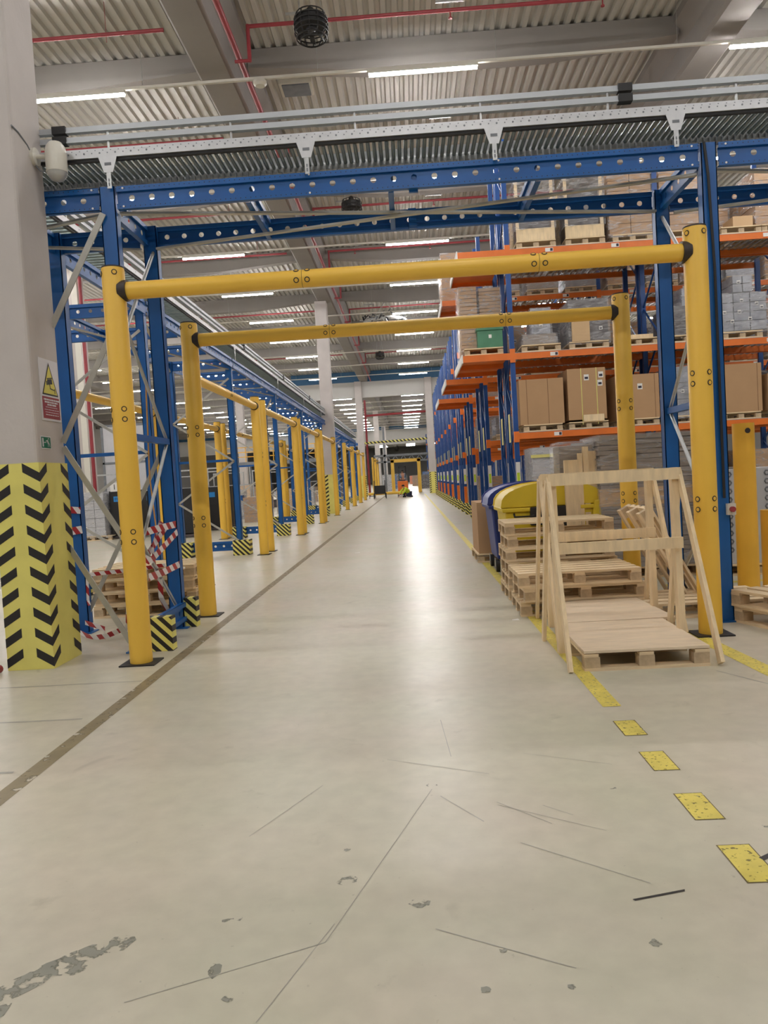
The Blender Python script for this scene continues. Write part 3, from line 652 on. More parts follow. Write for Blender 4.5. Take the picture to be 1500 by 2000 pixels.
# ------------------------------------------------------------------ pallets
def pallet_proto(name, label, loc, w=1.2, d=.8, fine=True, deck='slats', rz=0, group='pallets'):
    t = thing(name, label, 'pallet', loc, rz, group); w2, d2 = w / 2, d / 2
    if deck == 'slats':
        if fine:
            bd = MB().box(-w2, w2, -.055, .055, .122, .144).mesh('deck_board', [M['wood']])
            for i in range(5): part('deck_board', bd, None, t, loc=(0, -d2 + .06 + i * (d - .12) / 4, 0))
        else: part('deck', MB().box(-w2, w2, -d2, d2, .122, .144), M['wood'], t)
    else:
        part('deck_board', MB().box(-w2, w2, -d2, d2, .128, .146), M['ply'], t)
    if fine:
        cb = MB().box(-.05, .05, -d2, d2, .1, .122).mesh('crosspiece', [M['wood']])
        for x in (-w2 + .051, 0, w2 - .051): part('crosspiece', cb, None, t, loc=(x, 0, 0))
    bk = MB().box(-.055, .055, -.05, .05, .022, .1).mesh('block', [M['wood_d']])
    for x in (-w2 + .056, 0, w2 - .056):
        for y in (-d2 + .051, 0, d2 - .051): part('block', bk, None, t, loc=(x, y, 0))
    for y in (-d2 + .05, 0, d2 - .05): part('skid', MB().box(-w2, w2, y - .05, y + .05, 0, .022), M['wood'], t)
    return t
# rack pallets
rp = None
def rpallet(x, y, z, label):
    global rp
    if rp is None: rp = pallet_proto('wooden_pallet', label, (x, y, z), .8, 1.1, fine=False, group='pallets on the rack shelves'); return rp
    return clone(rp, (x, y, z), None, label)
# pallets with plywood top and A-frames at the aisle edge
def nail_box(b, p, q, w, h, up): b.bar(p, q, w, h, up)
def aframe(loc, label):
    t = thing('lumber_frame', label, 'wooden frame', loc, group='pine frames standing over the plywood pallets')
    xl, xr = -.47, .47; H = 1.40
    for sx, x in ((-1, xl), (1, xr)):
        part('upright', MB().bar((x, 0, .0), (x - .0 * sx, .05, H), .05, .075, (0, 1, 0)), M['wood_b'], t)
        part('leg', MB().bar((x + sx * .055, -.62, .0 if sx < 0 else .02), (x + sx * .035, .03, H - .03), .028, .07, (0, 1, 0)), M['wood_b'], t)
        part('leg', MB().bar((x + sx * .055, .46, 0), (x + sx * .04, .05, H - .05), .028, .07, (0, 1, 0)), M['wood_b'], t)
    part('top_rail', MB().box(xl - .04, xr + .04, -.02, .005, H - .09, H), M['wood_b'], t)
    part('middle_rail', MB().box(xl - .0, xr + .02, -.065, -.04, .78, .865), M['wood_b'], t)
    return t
pallet_proto('plywood_topped_pallet', 'pallet with smooth plywood top nearest the camera, holding a pine frame', (1.60, 5.93, 0), .874, 1.03, deck='ply', rz=-.01, group='plywood topped pallets')
pallet_proto('plywood_topped_pallet', 'pallet with plywood top just behind the nearest plywood pallet', (1.70, 7.0, 0), .90, 1.04, deck='ply', rz=.02, group='plywood topped pallets')
aframe((1.58, 6.02, 0), 'nearer pine lumber frame straddling the front plywood pallet'); aframe((1.69, 7.03, 0), 'farther pine lumber frame straddling the second plywood pallet')
# stacked euro pallets
pp = None
def stack(x, y, n, names, w=1.2, d=.8, jit=.02, grp='stacked empty pallets', rz=0):
    global pp
    for i in range(n):
        if pp is None: pp = pallet_proto('wooden_pallet', names[0], (x, y, 0), 1.2, .8, group=grp)
        else: clone(pp, (x + (random.uniform(-jit, jit) if i else 0), y + (random.uniform(-jit, jit) if i else 0), i * .1445), rz + random.uniform(-.02, .02), names[i], grp)
lv = ['lowest', 'second', 'third', 'fourth', 'fifth', 'topmost']
stack(1.64, 9.0, 6, ['%s pallet in the tall stack beside the yellow bin' % s for s in lv])
stack(1.63, 7.97, 3, ['%s pallet in the low stack behind the plywood pallets' % s for s in ('bottom', 'middle', 'top')], jit=.04)
stack(3.356, 6.384, 2, ['%s pallet of the pair beyond the yellow portal foot' % s for s in ('lower', 'upper')], jit=.03, rz=R(-72))
stack(-3.2, 9.25, 4, ['%s pallet in the stack behind the blue steel tower' % s for s in ('bottom', 'second', 'third', 'top')], jit=.04)
stack(2.75, 7.5, 1, ['empty pallet lying by the steel post behind the pine frames'])
clone(pp, (2.50, 8.0, .42), None, 'empty pallet leaning against the steel post behind the pine frames').rotation_euler = (0, R(62), 0)

# ------------------------------------------------------------------ wheelie bins
def bin4(loc, label, body, lid):
    t = thing('waste_container', label, 'bin', loc, group='four wheeled bins')
    w, d = 1.22, .95
    k = MB(); k.hexa([(-w / 2 + .06, -d / 2 + .06, .18), (w / 2 - .06, -d / 2 + .06, .18), (w / 2 - .06, d / 2 - .06, .18), (-w / 2 + .06, d / 2 - .06, .18), (-w / 2, -d / 2, .93), (w / 2, -d / 2, .93), (w / 2, d / 2, .93), (-w / 2, d / 2, .93)])
    part('body', k, body, t, bevel=.03)
    part('rim', MB().box(-w / 2 - .04, w / 2 + .04, -d / 2 - .04, d / 2 + .04, .92, .97), body, t, bevel=.012)
    arc = [(-w / 2 - .05, .97)] + [(-(w / 2 + .04) * math.cos(math.pi * i / 16), .985 + .285 * math.sin(math.pi * i / 16) ** .8) for i in range(17)] + [(w / 2 + .05, .97)]
    part('lid', MB().prism(arc, -d / 2 + .03, d / 2 - .03), lid, t, smooth=True)
    for y in (-d / 2 + .0, d / 2 - .04):
        part('lid_rim', MB().prism([(x * 1.015, z + .012) for x, z in arc], y, y + .04), lid, t, smooth=True)
    part('front_recess', MB().box(-.3, .3, -d / 2 - .05, -d / 2 + .02, .74, .97).box(-.06, .34, -d / 2 - .052, -d / 2, .6, .8), M['dark'], t, bevel=.01)
    part('handle', MB().bar((-.5, -d / 2 - .06, .86), (-.26, -d / 2 - .06, .86), .02, .02).bar((-.5, -d / 2 - .06, .86), (-.5, -d / 2, .9), .02, .02).bar((-.26, -d / 2 - .06, .86), (-.26, -d / 2, .9), .02, .02), M['dark'], t)
    part('lid_bracket', MB().prism([(w / 2 - .18, .4), (w / 2 + .1, .4), (w / 2 - .02, 1.02), (w / 2 - .1, 1.02)], -d / 2 - .05, -d / 2 - .01), lid, t, bevel=.01)
    for x in (-w / 2 + .06, w / 2 - .06):
        for y in (-d / 2 + .1, d / 2 - .1):
            wh = part('wheel', MB().cyl((x - .025, y, .09), (x + .025, y, .09), .09, 18), M['dark'], t, smooth=True)
            part('fork', MB().box(x - .035, x - .027, y - .03, y + .03, .08, .2).box(x + .027, x + .035, y - .03, y + .03, .08, .2), M['galv'], wh)
    return t
bin4((1.80, 10.3, 0), 'yellow four wheeled waste container with arched lid behind the pallets', M['binyellow'], M['binyellow'])
bin4((1.75, 11.5, 0), 'dark blue four wheeled waste container with arched lid behind the yellow one', M['binblue'], M['binblue'])
pallet_proto('wooden_pallet', 'pallet under the plain cardboard box beside the blue bin', (1.42, 12.95, 0), .8, 1.2, fine=False, group='single pallets')
b = MB().box(-.37, .37, -.56, .56, 0, .82); b.box(-.02, .02, -.562, -.56, .02, .8, mi=1)
solo('cardboard_box', b, [M['card'], M['card_d']], 'tall plain cardboard box on a pallet beside the blue bin', 'box', (1.42, 12.95, .146))

# ------------------------------------------------------------------ right side: bollards, wrapped pallets, plank bundles
def bollard(loc, h, r, label, holes):
    t = thing('bollard', label, 'bollard', loc, group='free standing yellow bollards')
    b = MB().lathe([(r, 0), (r, h), (r - .008, h)], 32); part('tube', b, M['yellow_steel'], t, smooth=True)
    for z in holes: part('hole', MB().cyl((0, -r + .004, z), (0, -r - .002, z), .028, 14), M['collar'], t)
    return t
bollard((3.515, 8.2, 0), 1.8, .108, 'tall yellow tube bollard behind the upper right pallets', (1.72,)); bollard((3.91, 8.5, 0), .86, .108, 'short yellow bollard with two dark holes at the photo edge', (.32, .44))
def hexring(b, x, y, z, mi): b.torus((x, y, z), (0, -1, 0), .03, .010, 6, 4, mi)
pallet_proto('wooden_pallet', 'pallet under the tall grey crate panels marked with hexagons', (4.2, 9.95, 0), 1.3, .9, fine=False, group='single pallets')
t = thing('panel_stack', 'grey wrapped panel stack marked with a column of dark hexagons', 'wrapped goods', (4.2, 9.95, .146))
part('panels', MB().box(-.62, .62, -.42, .42, 0, 1.16), M['greywrap'], t)
for x in (-.31, .15):
    for i in range(10): b = MB(); hexring(b, x, -.424, 1.1 - i * .103, 0); part('hexagon_mark', b, M['mid'], t)
b = MB().box(-.19, .19, -.15, .15, 0, .004); b.box(-.17, .17, -.13, .13, .004, .0045, mi=1); b.box(-.155, .155, -.115, .115, .0045, .005)
solo('document_sheet', b, [M['paper'], M['signr']], 'white sheet with red border lying on the grey panel stack', 'paper', (3.83, 9.75, 1.33))
b = MB()
for i in range(2): pass
pallet_proto('wooden_pallet', 'pallet under the tall grey stack of wrapped boards', (3.05, 10.2, 0), 1.3, .9, fine=False, group='single pallets')
t = thing('board_stack', 'tall stack of grey brown boards in film behind the second portal post', 'wrapped goods', (3.05, 10.2, .146))
b = MB()
for i in range(27): dx = random.uniform(-.012, .012); dy = random.uniform(-.012, .012); b.box(-.66 + dx, .66 + dx, -.44 + dy, .44 + dy, i * .062, i * .062 + .055)
part('boards', b, M['greyfoam'], t)
part('cardboard_band', MB().box(-.675, .675, -.455, .455, .78, 1.0), M['card_l'], t)
part('stretch_film', MB().box(-.69, .69, -.47, .47, 0, 1.68), M['film'], t)
# upright plank bundles between bin and board stack
for i, (x, w, h, a, lab) in enumerate(((2.04, .18, 1.54, .0, 'upright wooden frame leaning behind the yellow bin'), (2.16, .05, 1.62, .02, 'thin pale upright batten beside the wrapped board stack'), (2.24, .07, 1.70, .0, 'second pale upright plank beside the wrapped board stack'), (2.33, .10, 1.64, -.02, 'wide pale upright plank against the wrapped board stack'))):
    solo('wooden_plank', MB().box(-w / 2, w / 2, -.03, .03, 0, h), M['wood_b'], lab, 'plank', (x, 9.78 + .04 * i, 0.0), a, group='upright planks')
t = thing('film_wrapped_bundle', 'upright bundle of timber in crinkled film behind the planks', 'wrapped goods', (2.13, 10.15, 0))
part('timber', MB().box(-.2, .22, -.2, .2, 0, 1.72), M['greyfoam'], t); part('stretch_film', MB().box(-.25, .25, -.24, .24, .01, 1.78), M['film'], t, bevel=.04)
t = thing('film_wrapped_bundle', 'rounded film wrapped wooden crate behind the yellow bin lid', 'wrapped goods', (1.98, 11.3, 0))
t.location = (2.62, 11.6, 0)
part('crate', MB().box(-.22, .22, -.3, .3, 0, 1.5), M['wood_b'], t); part('stretch_film', MB().lathe([(.36, 0), (.36, 1.45), (.3, 1.65), (.15, 1.74)], 20), M['film'], t, smooth=True)

# ------------------------------------------------------------------ pallet racks
LV = [2.23, 3.87, 5.98]
def upright(parent, x, y, h, w=.1):
    b = MB(); t = .006
    b.box(x - w / 2, x + w / 2, y - .04, y - .034, 0, h); b.box(x - w / 2, x - w / 2 + t, y - .034, y + .04, 0, h); b.box(x + w / 2 - t, x + w / 2, y - .034, y + .04, 0, h)
    return part('upright', b, M['blue_d'], parent)
def rack(y, xs, levels, label, h, canti=(), deep=2.3, labels=True, x0=None):
    t = thing('pallet_rack', label, 'rack', (0, y, 0), group='pallet rack rows')
    ys = (0, 1.05, 1.3, deep)
    for i, x in enumerate(xs):
        for yy in ys: upright(t, x, yy, h)
        for a, c in ((0, 1.05), (1.3, deep)):
            b = MB(); z = .3; k = 0
            while z < h - .8: b.bar((x, a, z) if k % 2 else (x, c, z), (x, c, z + .75) if k % 2 else (x, a, z + .75), .03, .03, (1, 0, 0)); z += .75; k += 1
            part('frame_brace', b, M['blue_d'], t)
        if i == 0:
            for yy in (0, deep):
                part('striped_boot', MB().box(x - .2, x + .12, yy - .12, yy + .1, .001, .33), M['hazard'], t)
    for li, z in enumerate(levels):
        for yy in (-.05, 1.1, 1.25, deep + .05):
            xa = xs[0] - (1.02 if li in canti else 0)
            for a, c in zip(xs, xs[1:]):
                fb = MB().box(a + .05, c - .05, yy - .022, yy + .022, z - .14, z - .005); fb.box(a + .05, c - .05, yy - .026, yy + .026, z - .012, z - .004, mi=1)
                o = part('load_beam', fb, [M['orange'], M['rail_steel']], t)
                if yy < 0 and labels:
                    for q in (.28, .72): part('shelf_label', MB().box(a + (c - a) * q - .08, a + (c - a) * q + .08, yy - .03, yy - .023, z - .11, z - .035).box(a + (c - a) * q + .02, a + (c - a) * q + .07, yy - .032, yy - .03, z - .1, z - .045, mi=1), [M['paper'], M['ink']], o)
            if li in canti: part('cantilever_beam', MB().box(xa, xs[0] - .05, yy - .022, yy + .022, z - .14, z - .005), M['orange'], t)
        for x in xs:
            part('beam_connector', MB().box(x - .055, x + .055, -.075, -.045, z - .2, z + (.08 if x == xs[0] and li in canti else .02)), M['orange'], t)
        if li in canti:
            part('shelf_panel', MB().box(xs[0] - 1.02, xs[0] - .06, -.03, deep, z - .05, z - .004), M['orange'], t)
            part('edge_strip', MB().box(xs[0] - 1.045, xs[0] - 1.02, -.07, deep + .07, z - .15, z + .02), M['paper'], t)
        for a, c in zip(xs, xs[1:]):
            b = MB(); x = a + .2
            while x < c - .1: b.box(x, x + .04, .0, deep, z - .03, z - .006); x += .14
            part('support_bars', b, M['galv'], t)
    # placards on the end frame facing the aisle
    x = xs[0] - .056
    pl = ((-.035, .035, 1.0, 1.55, 'paper'), (-.03, .03, 1.2, 1.4, 'limelab'))
    g = MB(); 
    for yy in (0, 1.3): g.box(xs[0] - .045, xs[0] + .045, yy - .046, yy - .041, 1.05, 1.62, mi=0); g.box(xs[0] - .03, xs[0] + .03, yy - .048, yy - .046, 1.15, 1.4, mi=1)
    for yy in (.5, 1.8): g.box(x - .01, x - .004, yy - .12, yy + .12, 2.05, 2.65, mi=2)
    part('placard', g, [M['paper'], M['limelab'], M['yellab']], t)
    return t
RY = [16.1 + 4.4 * k for k in range(10)]
rack(RY[0], (2.26, 5.3, 8.35), LV, 'nearest pallet rack row with orange shelves full of boxes', 8.2, canti=(1, 2))
rack(RY[1], (2.13, 5.2, 8.3, 11.4), [2.28, 3.94, 6.0], 'second pallet rack row seen through the first', 7.6, canti=(1, 2))
r3 = rack(RY[2], (2.1, 5.15), LV, 'third pallet rack row along the aisle', 7.4, canti=(1,))
r4 = rack(RY[3], (2.1, 5.15), LV, 'narrow blue end frames of the fourth pallet rack row along the aisle', 7.4, labels=False)
for yy in (0,): part('orange_guard', MB().box(2.04, 2.15, yy - .1, yy - .04, .33, .95), M['orange'], r4)
for k in range(4, 10): clone(r4, (0, RY[k], 0), None, 'narrow blue end frames of the %s pallet rack row along the aisle' % ORD[k])

# loads
def lbl(b, x, y, z, w=.1, h=.12): b.box(x - w / 2, x + w / 2, y - .003, y, z - h / 2, z + h / 2, mi=2); b.box(x - w * .35, x + w * .35, y - .004, y - .003, z - h * .3, z + h * .1, mi=3)
def bigbox(x0, x1, y, z, h, d, label, seams=(), labels=(), straps=(), cat='box', col='card'):
    w = x1 - x0; t = thing('cardboard_box', label, cat, ((x0 + x1) / 2, y + d / 2, z), group='large cardboard boxes on the racks')
    b = MB().box(-w / 2, w / 2, -d / 2, d / 2, 0, h, mi=0)
    for s in seams: b.box(-w / 2 + w * s - .006, -w / 2 + w * s + .006, -d / 2 - .001, -d / 2, 0, h, mi=1)
    for s in labels: lbl(b, -w / 2 + w * s[0], -d / 2, h * s[1])
    part('carton', b, [M[col], M['card_d'], M['paper'], M['ink']], t)
    for s in straps: part('strap', MB().box(-w / 2 + w * s - .008, -w / 2 + w * s + .008, -d / 2 - .006, -d / 2 - .002, -.1, h).box(-w / 2 + w * s - .008, -w / 2 + w * s + .008, -d / 2, d / 2, h, h + .004), M['yellab'], t)
    return t
P = .146
y0 = RY[0]
def shelf(x0, x1, z, lab): return rpallet((x0 + x1) / 2, y0 + .5, z, lab)
z = LV[0]
shelf(2.42, 3.22, z, 'pallet under the plain two seam box on the lowest shelf'); bigbox(2.36, 3.27, y0 - .03, z + P, .93, 1.0, 'big plain box with two vertical seams on the lowest rack shelf', (.17, .65))
shelf(3.36, 4.16, z, 'pallet under the strapped box on the lowest shelf'); bigbox(3.36, 4.14, y0 - .03, z + P + .04, 1.05, 1.0, 'box tied with two yellow straps on the lowest rack shelf', (), ((.5, .82), (.88, .86), (.85, .7)), (.36, .76))
solo('wooden_plank', MB().box(-.21, .21, -.02, .02, 0, .14), M['wood_b'], 'short board strapped to the foot of the yellow strapped box', 'plank', (3.86, y0 - .06, z + .14))
shelf(4.4, 5.2, z, 'pallet under the labelled box behind the second portal post'); bigbox(4.36, 5.22, y0 - .03, z + P, .9, 1.0, 'box with a white label beside the second portal post', (.9,), ((.55, .72),))
shelf(6.46, 7.26, z, 'pallet under the tall plain box at the end of the lowest shelf'); bigbox(6.44, 7.3, y0 - .03, z + P, .98, 1.0, 'tall plain box right of the near portal post on the lowest shelf', (.12, .9))
shelf(7.45, 8.25, z, 'pallet cut by the photo edge on the lowest shelf'); bigbox(7.42, 8.25, y0 - .03, z + P, .75, 1.0, 'low box cut by the photo edge on the lowest shelf', (.5,))
def wrapped(x0, x1, y, z, h, d, label, core='silver', rows=1, lab=(), name='wrapped_load', cols=1):
    w = x1 - x0; t = thing(name, label, 'wrapped goods', ((x0 + x1) / 2, y + d / 2, z), group='film wrapped loads on the racks')
    b = MB(); g = .008
    for r_ in range(rows):
        for c_ in range(cols):
            xx = -w / 2 + w * c_ / cols; zz = h * r_ / rows; j = random.uniform(0, .01)
            b.box(xx + g, xx + w / cols - g, -d / 2 + j, d / 2, zz + (g if r_ else 0), zz + h / rows - g * .3)
    for s in lab: lbl(b, -w / 2 + w * s[0], -d / 2, h * s[1], .07, .07)
    part('cartons', b, [M[core], M['card_d'], M['paper'], M['ink']], t)
    part('stretch_film', MB().hexa([(-w / 2 - .03, -d / 2 - .03, -.06), (w / 2 + .03, -d / 2 - .03, -.06), (w / 2 + .03, d / 2 + .03, -.06), (-w / 2 - .03, d / 2 + .03, -.06), (-w / 2 - .015, -d / 2 - .015, h + .01), (w / 2 + .015, -d / 2 - .015, h + .01), (w / 2 + .015, d / 2 + .015, h + .01), (-w / 2 - .015, d / 2 + .015, h + .01)]), M['film'], t)
    return t
shelf(5.46, 6.26, z, 'pallet under the silvery load between the posts on the lowest shelf'); wrapped(5.44, 6.3, y0 - .02, z + P, 1.0, 1.0, 'silvery film wrapped load between blue post and near portal, lowest shelf', 'silver', 3, ((.3, .5),))
z = LV[1]
rpallet(1.68, y0 + .5, z, 'pallet under the green crate on the shelf over the aisle edge')
wrapped(1.25, 1.62, y0 + .25, z + .02, 1.45, .9, 'tall stack of flat cardboard at the shelf end over the aisle', 'card', 18)
t = thing('plastic_crate', 'green plastic crate in film on the shelf over the aisle edge', 'crate', (1.83, y0 + .3, z + P))
part('body', MB().box(-.26, .26, -.28, .28, 0, .36), M['green'], t, bevel=.01); part('lid', MB().box(-.28, .28, -.3, .3, .36, .42), M['green'], t, bevel=.01); part('label', MB().box(-.03, .03, -.29, -.283, .2, .27), M['paper'], t)
wrapped(1.66, 2.12, y0 + .3, z + P + .44, .85, .8, 'brown flat cardboard stack above the green crate', 'card', 12)
shelf(2.46, 3.26, z, 'pallet under the low wrapped sacks on the middle shelf')
wrapped(2.5, 3.2, y0 + .05, z + P, .22, .9, 'low sack of goods under cloudy film on the middle shelf', 'greyfoam', 1); wrapped(2.7, 3.1, y0 + .1, z + P + .24, .52, .7, 'small silvery bundle on the low sack, middle shelf', 'silver', 2, ((.5, .3),))
wrapped(2.38, 2.75, y0 + 1.35, z + .02, .75, .8, 'brown carton load at the back of the middle shelf by the upright', 'card', 2, ((.4, .6),)); wrapped(3.25, 3.6, y0 + 1.35, z + .02, .9, .8, 'dark carton column at the back of the middle shelf', 'darkgoods', 4, ((.4, .6), (.6, .3)))
shelf(3.44, 4.24, z, 'pallet under the tall filmed carton on the middle shelf')
wrapped(3.46, 4.26, y0 + .0, z + P, .86, 1.0, 'tall pale carton half hidden in shiny film on the middle shelf', 'darkgoods', 2, ((.8, .3),)); bigbox(3.5, 3.86, y0 - .06, z + P, .66, .05, 'narrow pale carton panel at the front of the filmed load', (), (), (), 'box', 'card_l')
shelf(4.5, 5.2, z, 'pallet under the flat boards behind the second portal post'); solo('wooden_plank', MB().box(-.34, .34, -.4, .4, 0, .09), M['wood_b'], 'flat pale board lying on the pallet behind the second portal top', 'plank', (4.85, y0 + .5, z + P))
wrapped(4.35, 5.1, y0 + 1.35, z + .02, 1.25, .8, 'tall brown filmed cartons at the back near the second portal post', 'card', 8)
shelf(5.46, 6.2, z, 'pallet under the dark slanted load on the middle shelf'); wrapped(5.46, 6.2, y0 + .05, z + P, .6, .9, 'dark load in shiny film between blue post and near portal', 'darkgoods', 2, ((.8, .5),)); wrapped(5.8, 6.25, y0 + .1, z + P + .62, .35, .8, 'silvery upper bundle on the dark load between the posts', 'silver', 2)
shelf(6.5, 7.4, z, 'pallet under the large blue grey wrapped cartons'); wrapped(6.46, 7.46, y0 - .02, z + P + .02, .75, 1.05, 'wide blue grey cartons in bright film on the middle shelf', 'silver', 4, ((.15, .5), (.3, .25), (.5, .8), (.66, .3), (.8, .7), (.9, .6), (.45, .5)), cols=3); wrapped(6.8, 7.2, y0 + .0, z + P + .8, .33, .9, 'upper blue grey cartons on the wide wrapped load', 'silver', 2, ((.3, .6),), cols=2)
z = LV[2]
for i, (a, c, nm) in enumerate(((2.46, 3.26, 'first'), (3.46, 4.26, 'second'))):
    shelf(a, c, z, '%s pallet under an open crate on the top shelf' % nm)
    t = thing('wooden_crate', '%s open sided wooden crate with film on the top rack shelf' % nm, 'crate', ((a + c) / 2, y0 + .45, z + P), group='open wooden crates on the top shelf')
    part('end_board', MB().box(-.39, .39, -.5, -.475, 0, .24), M['wood_b'], t); part('end_board', MB().box(-.39, .39, .475, .5, 0, .24), M['wood_b'], t)
    for sx in (-.36, .36): part('corner_post', MB().box(sx - .03, sx + .03, -.47, -.43, 0, 1.2), M['wood'], t); part('corner_post', MB().box(sx - .03, sx + .03, .43, .47, 0, 1.2), M['wood'], t)
    part('contents', MB().box(-.31, .31, -.4, .4, 0, .95), M['darkgoods'], t); part('stretch_film', MB().box(-.42, .42, -.53, .53, .22, 1.22), M['film'], t)
shelf(4.42, 5.22, z, 'pallet under the brown filmed carton stack on the top shelf'); wrapped(4.36, 5.24, y0 - .02, z + P, 1.3, 1.0, 'tall brown carton stack in shiny film on the top shelf', 'card', 6, (), cols=2)
shelf(5.5, 6.3, z, 'pallet under the brown stack by the near portal top'); wrapped(5.5, 6.3, y0 + .3, z + P, 1.5, .8, 'brown filmed stack behind the near portal top on the top shelf', 'card', 7)
shelf(6.6, 7.4, z, 'pallet under the small tan carton on the top shelf'); bigbox(6.9, 7.3, y0 + .1, z + P, .24, .5, 'small tan carton on a pallet at the top shelf end', (), (), (), 'box', 'card_l')
wrapped(7.4, 8.2, y0 + .2, z + P, 1.2, .8, 'brown carton load at the far end of the top shelf', 'card', 5); shelf(7.42, 8.2, z, 'pallet at the far end of the top shelf')
for i, x in enumerate((2.5, 3.5, 4.5, 5.6, 6.6, 7.5)):
    wrapped(x, x + .78, y0 + 1.45, LV[2] + .02, (1.3, 1.45, 1.1, 1.6, 1.2, 1.35)[i], .8, '%s brown carton stack along the back of the top shelf' % ORD[i], 'card', 6)
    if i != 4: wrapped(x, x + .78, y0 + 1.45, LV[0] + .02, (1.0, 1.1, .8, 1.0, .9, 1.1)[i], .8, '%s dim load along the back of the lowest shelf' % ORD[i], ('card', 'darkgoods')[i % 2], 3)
# floor level goods under the first rack
wrapped(2.5, 3.4, y0 - .4, .16, 1.72, 1.0, 'grey film shrouded load on the floor under the first rack', 'greywrap', 1); rpallet(2.95, y0 + .1, 0, 'pallet under the grey shrouded load on the floor')
solo('caution_tape', MB().box(-.48, .48, -.012, -.008, 0, .06), M['yellab'], 'yellow tape band around the grey shrouded load under the rack', 'tape', (2.95, y0 - .432, 1.68))
bigbox(2.42, 2.75, y0 - 1.0, 0, 1.2, .5, 'brown box standing on the floor behind the blue bin', (), (), (), 'box')
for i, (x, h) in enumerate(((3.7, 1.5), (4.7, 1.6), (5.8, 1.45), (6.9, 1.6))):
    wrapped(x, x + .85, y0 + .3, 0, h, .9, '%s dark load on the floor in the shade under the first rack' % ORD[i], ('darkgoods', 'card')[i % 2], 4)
# second and farther rows
y0 = RY[1]
for li, z in enumerate([2.28, 3.94, 6.0]):
    for i, (a, core, h) in enumerate(((2.35, 'silver', .45), (3.35, 'greyfoam', .55), (4.35, 'silver', .5), (5.45, 'card', .95), (6.45, 'darkgoods', .7), (7.4, 'card', .9), (8.5, 'silver', .8), (9.5, 'card', 1.0), (10.4, 'card', .8))):
        hh = h + (.1 * ((i + li) % 3)); rpallet(a + .4, y0 + .5, z, '%s pallet along the second rack row, %s shelf' % (ORD[i], ('lowest', 'middle', 'top')[li]))
        wrapped(a, a + .78, y0, z + P, hh, .9, '%s load along the second rack row, %s shelf' % (ORD[i], ('lowest', 'middle', 'top')[li]), core, 3)
wrapped(1.15, 1.7, y0 + .2, 6.0, 1.3, 1.6, 'brown carton stack on the second row shelf over the aisle edge', 'card', 1)
for k in range(2, 10):
    y = RY[k]
    for li, z in enumerate(LV):
        h = (.9, 1.2, 1.0)[(k + li) % 3]; wrapped(2.3, 3.1, y + .1, z, h, .9, 'brown load at the aisle end of the %s rack row, %s shelf' % (ORD[k], ('lowest', 'middle', 'top')[li]), 'card' if (k + li) % 2 else 'greyfoam', 3, ((.4, .5),))
    wrapped(2.3, 3.1, y + .1, 0, 1.3, .9, 'pale load on the floor at the end of the %s rack row' % ORD[k], 'greyfoam' if k % 2 else 'card', 3)

# ------------------------------------------------------------------ barrier tape around the tower
def ribbon(b, pts, w=.07, up=(0, 0, 1)):
    up = Vector(up)
    for a, c in zip(pts, pts[1:]):
        a, c = Vector(a), Vector(c); d = (c - a).normalized(); s = (up - d * up.dot(d)).normalized() * w / 2
        b.quad([a - s, c - s, c + s, a + s])
t = thing('barrier_tape', 'red and white barrier tape wound around the blue steel tower legs', 'tape', (0, 0, 0))
def tp(pts, w=.07, up=(0, 0, 1)):
    b = MB(); ribbon(b, pts, w, up); part('tape_strip', b, M['redwhite'], t)
xa = -2.64
tp([(-2.62, FP + .07, 1.05), (-2.48, FP + .5, 1.09), (-2.46, BP - .08, 1.1)]); tp([(-2.62, FP - .08, .98), (-2.48, FP + .2, .80), (-2.45, BP - .08, 1.02)])
tp([(-2.47, FP + .1, .66), (-2.46, FP + .5, .66), (-2.45, BP - .08, .68)]); tp([(-2.60, FP + .15, .72), (-2.5, BP - .3, 1.08), (-2.64, BP - .075, 1.12)]); tp([(-2.64, BP - .08, 1.1), (-2.5, FP + .35, .92), (-2.5, FP + .4, .6)])
tp([(-2.5, FP + .5, .68), (-2.52, FP + .55, .4), (-2.5, FP + .8, .12)], .05, (1, 0, .1)); tp([(-3.63, BP - .065, 1.32), (-3.46, BP - .07, 1.30)], .07); tp([(-3.64, BP - .065, 1.08), (-3.46, BP - .07, 1.10)], .08)
tp([(-3.46, BP - .08, .62), (-3.0, BP - .02, .64), (-2.6, BP - .08, .68)], .04); tp([(-3.5, BP - .08, .12), (-3.2, BP - .3, .08), (-3.1, FP + .5, .05), (-2.8, FP + .4, .16), (-2.6, FP + .08, .22)], .05); tp([(-3.62, BP - .08, .05), (-3.3, BP - .4, .01), (-3.1, FP + .55, .05)], .05); tp([(-3.44, BP - .08, .62), (-3.45, BP - .08, .35), (-3.43, BP - .1, .3)], .03, (1, 0, 0))
tp([(-2.63, FP - .0, .55), (-2.66, FP - .0, .2)], .05, (1, 0, 0))
solo('lifting_strap', MB().tube([(-2.68, BP - .05, 2.6), (-2.66, BP - .2, 1.6), (-2.6, BP - .25, .8)], .008, 6), mat('orange_strap', srgb(220, 160, 80), .6), 'thin orange strap hanging beside the blue tower post', 'strap', (0, 0, 0))
solo('pallet_truck_fork', MB().box(-.3, .1, -.09, .09, .03, .07).cyl((.08, -.09, .04), (.08, .09, .04), .035, 12), M['red'], 'red fork tip of a pallet truck beside the column foot', 'pallet truck', (-3.62, 6.2, 0))

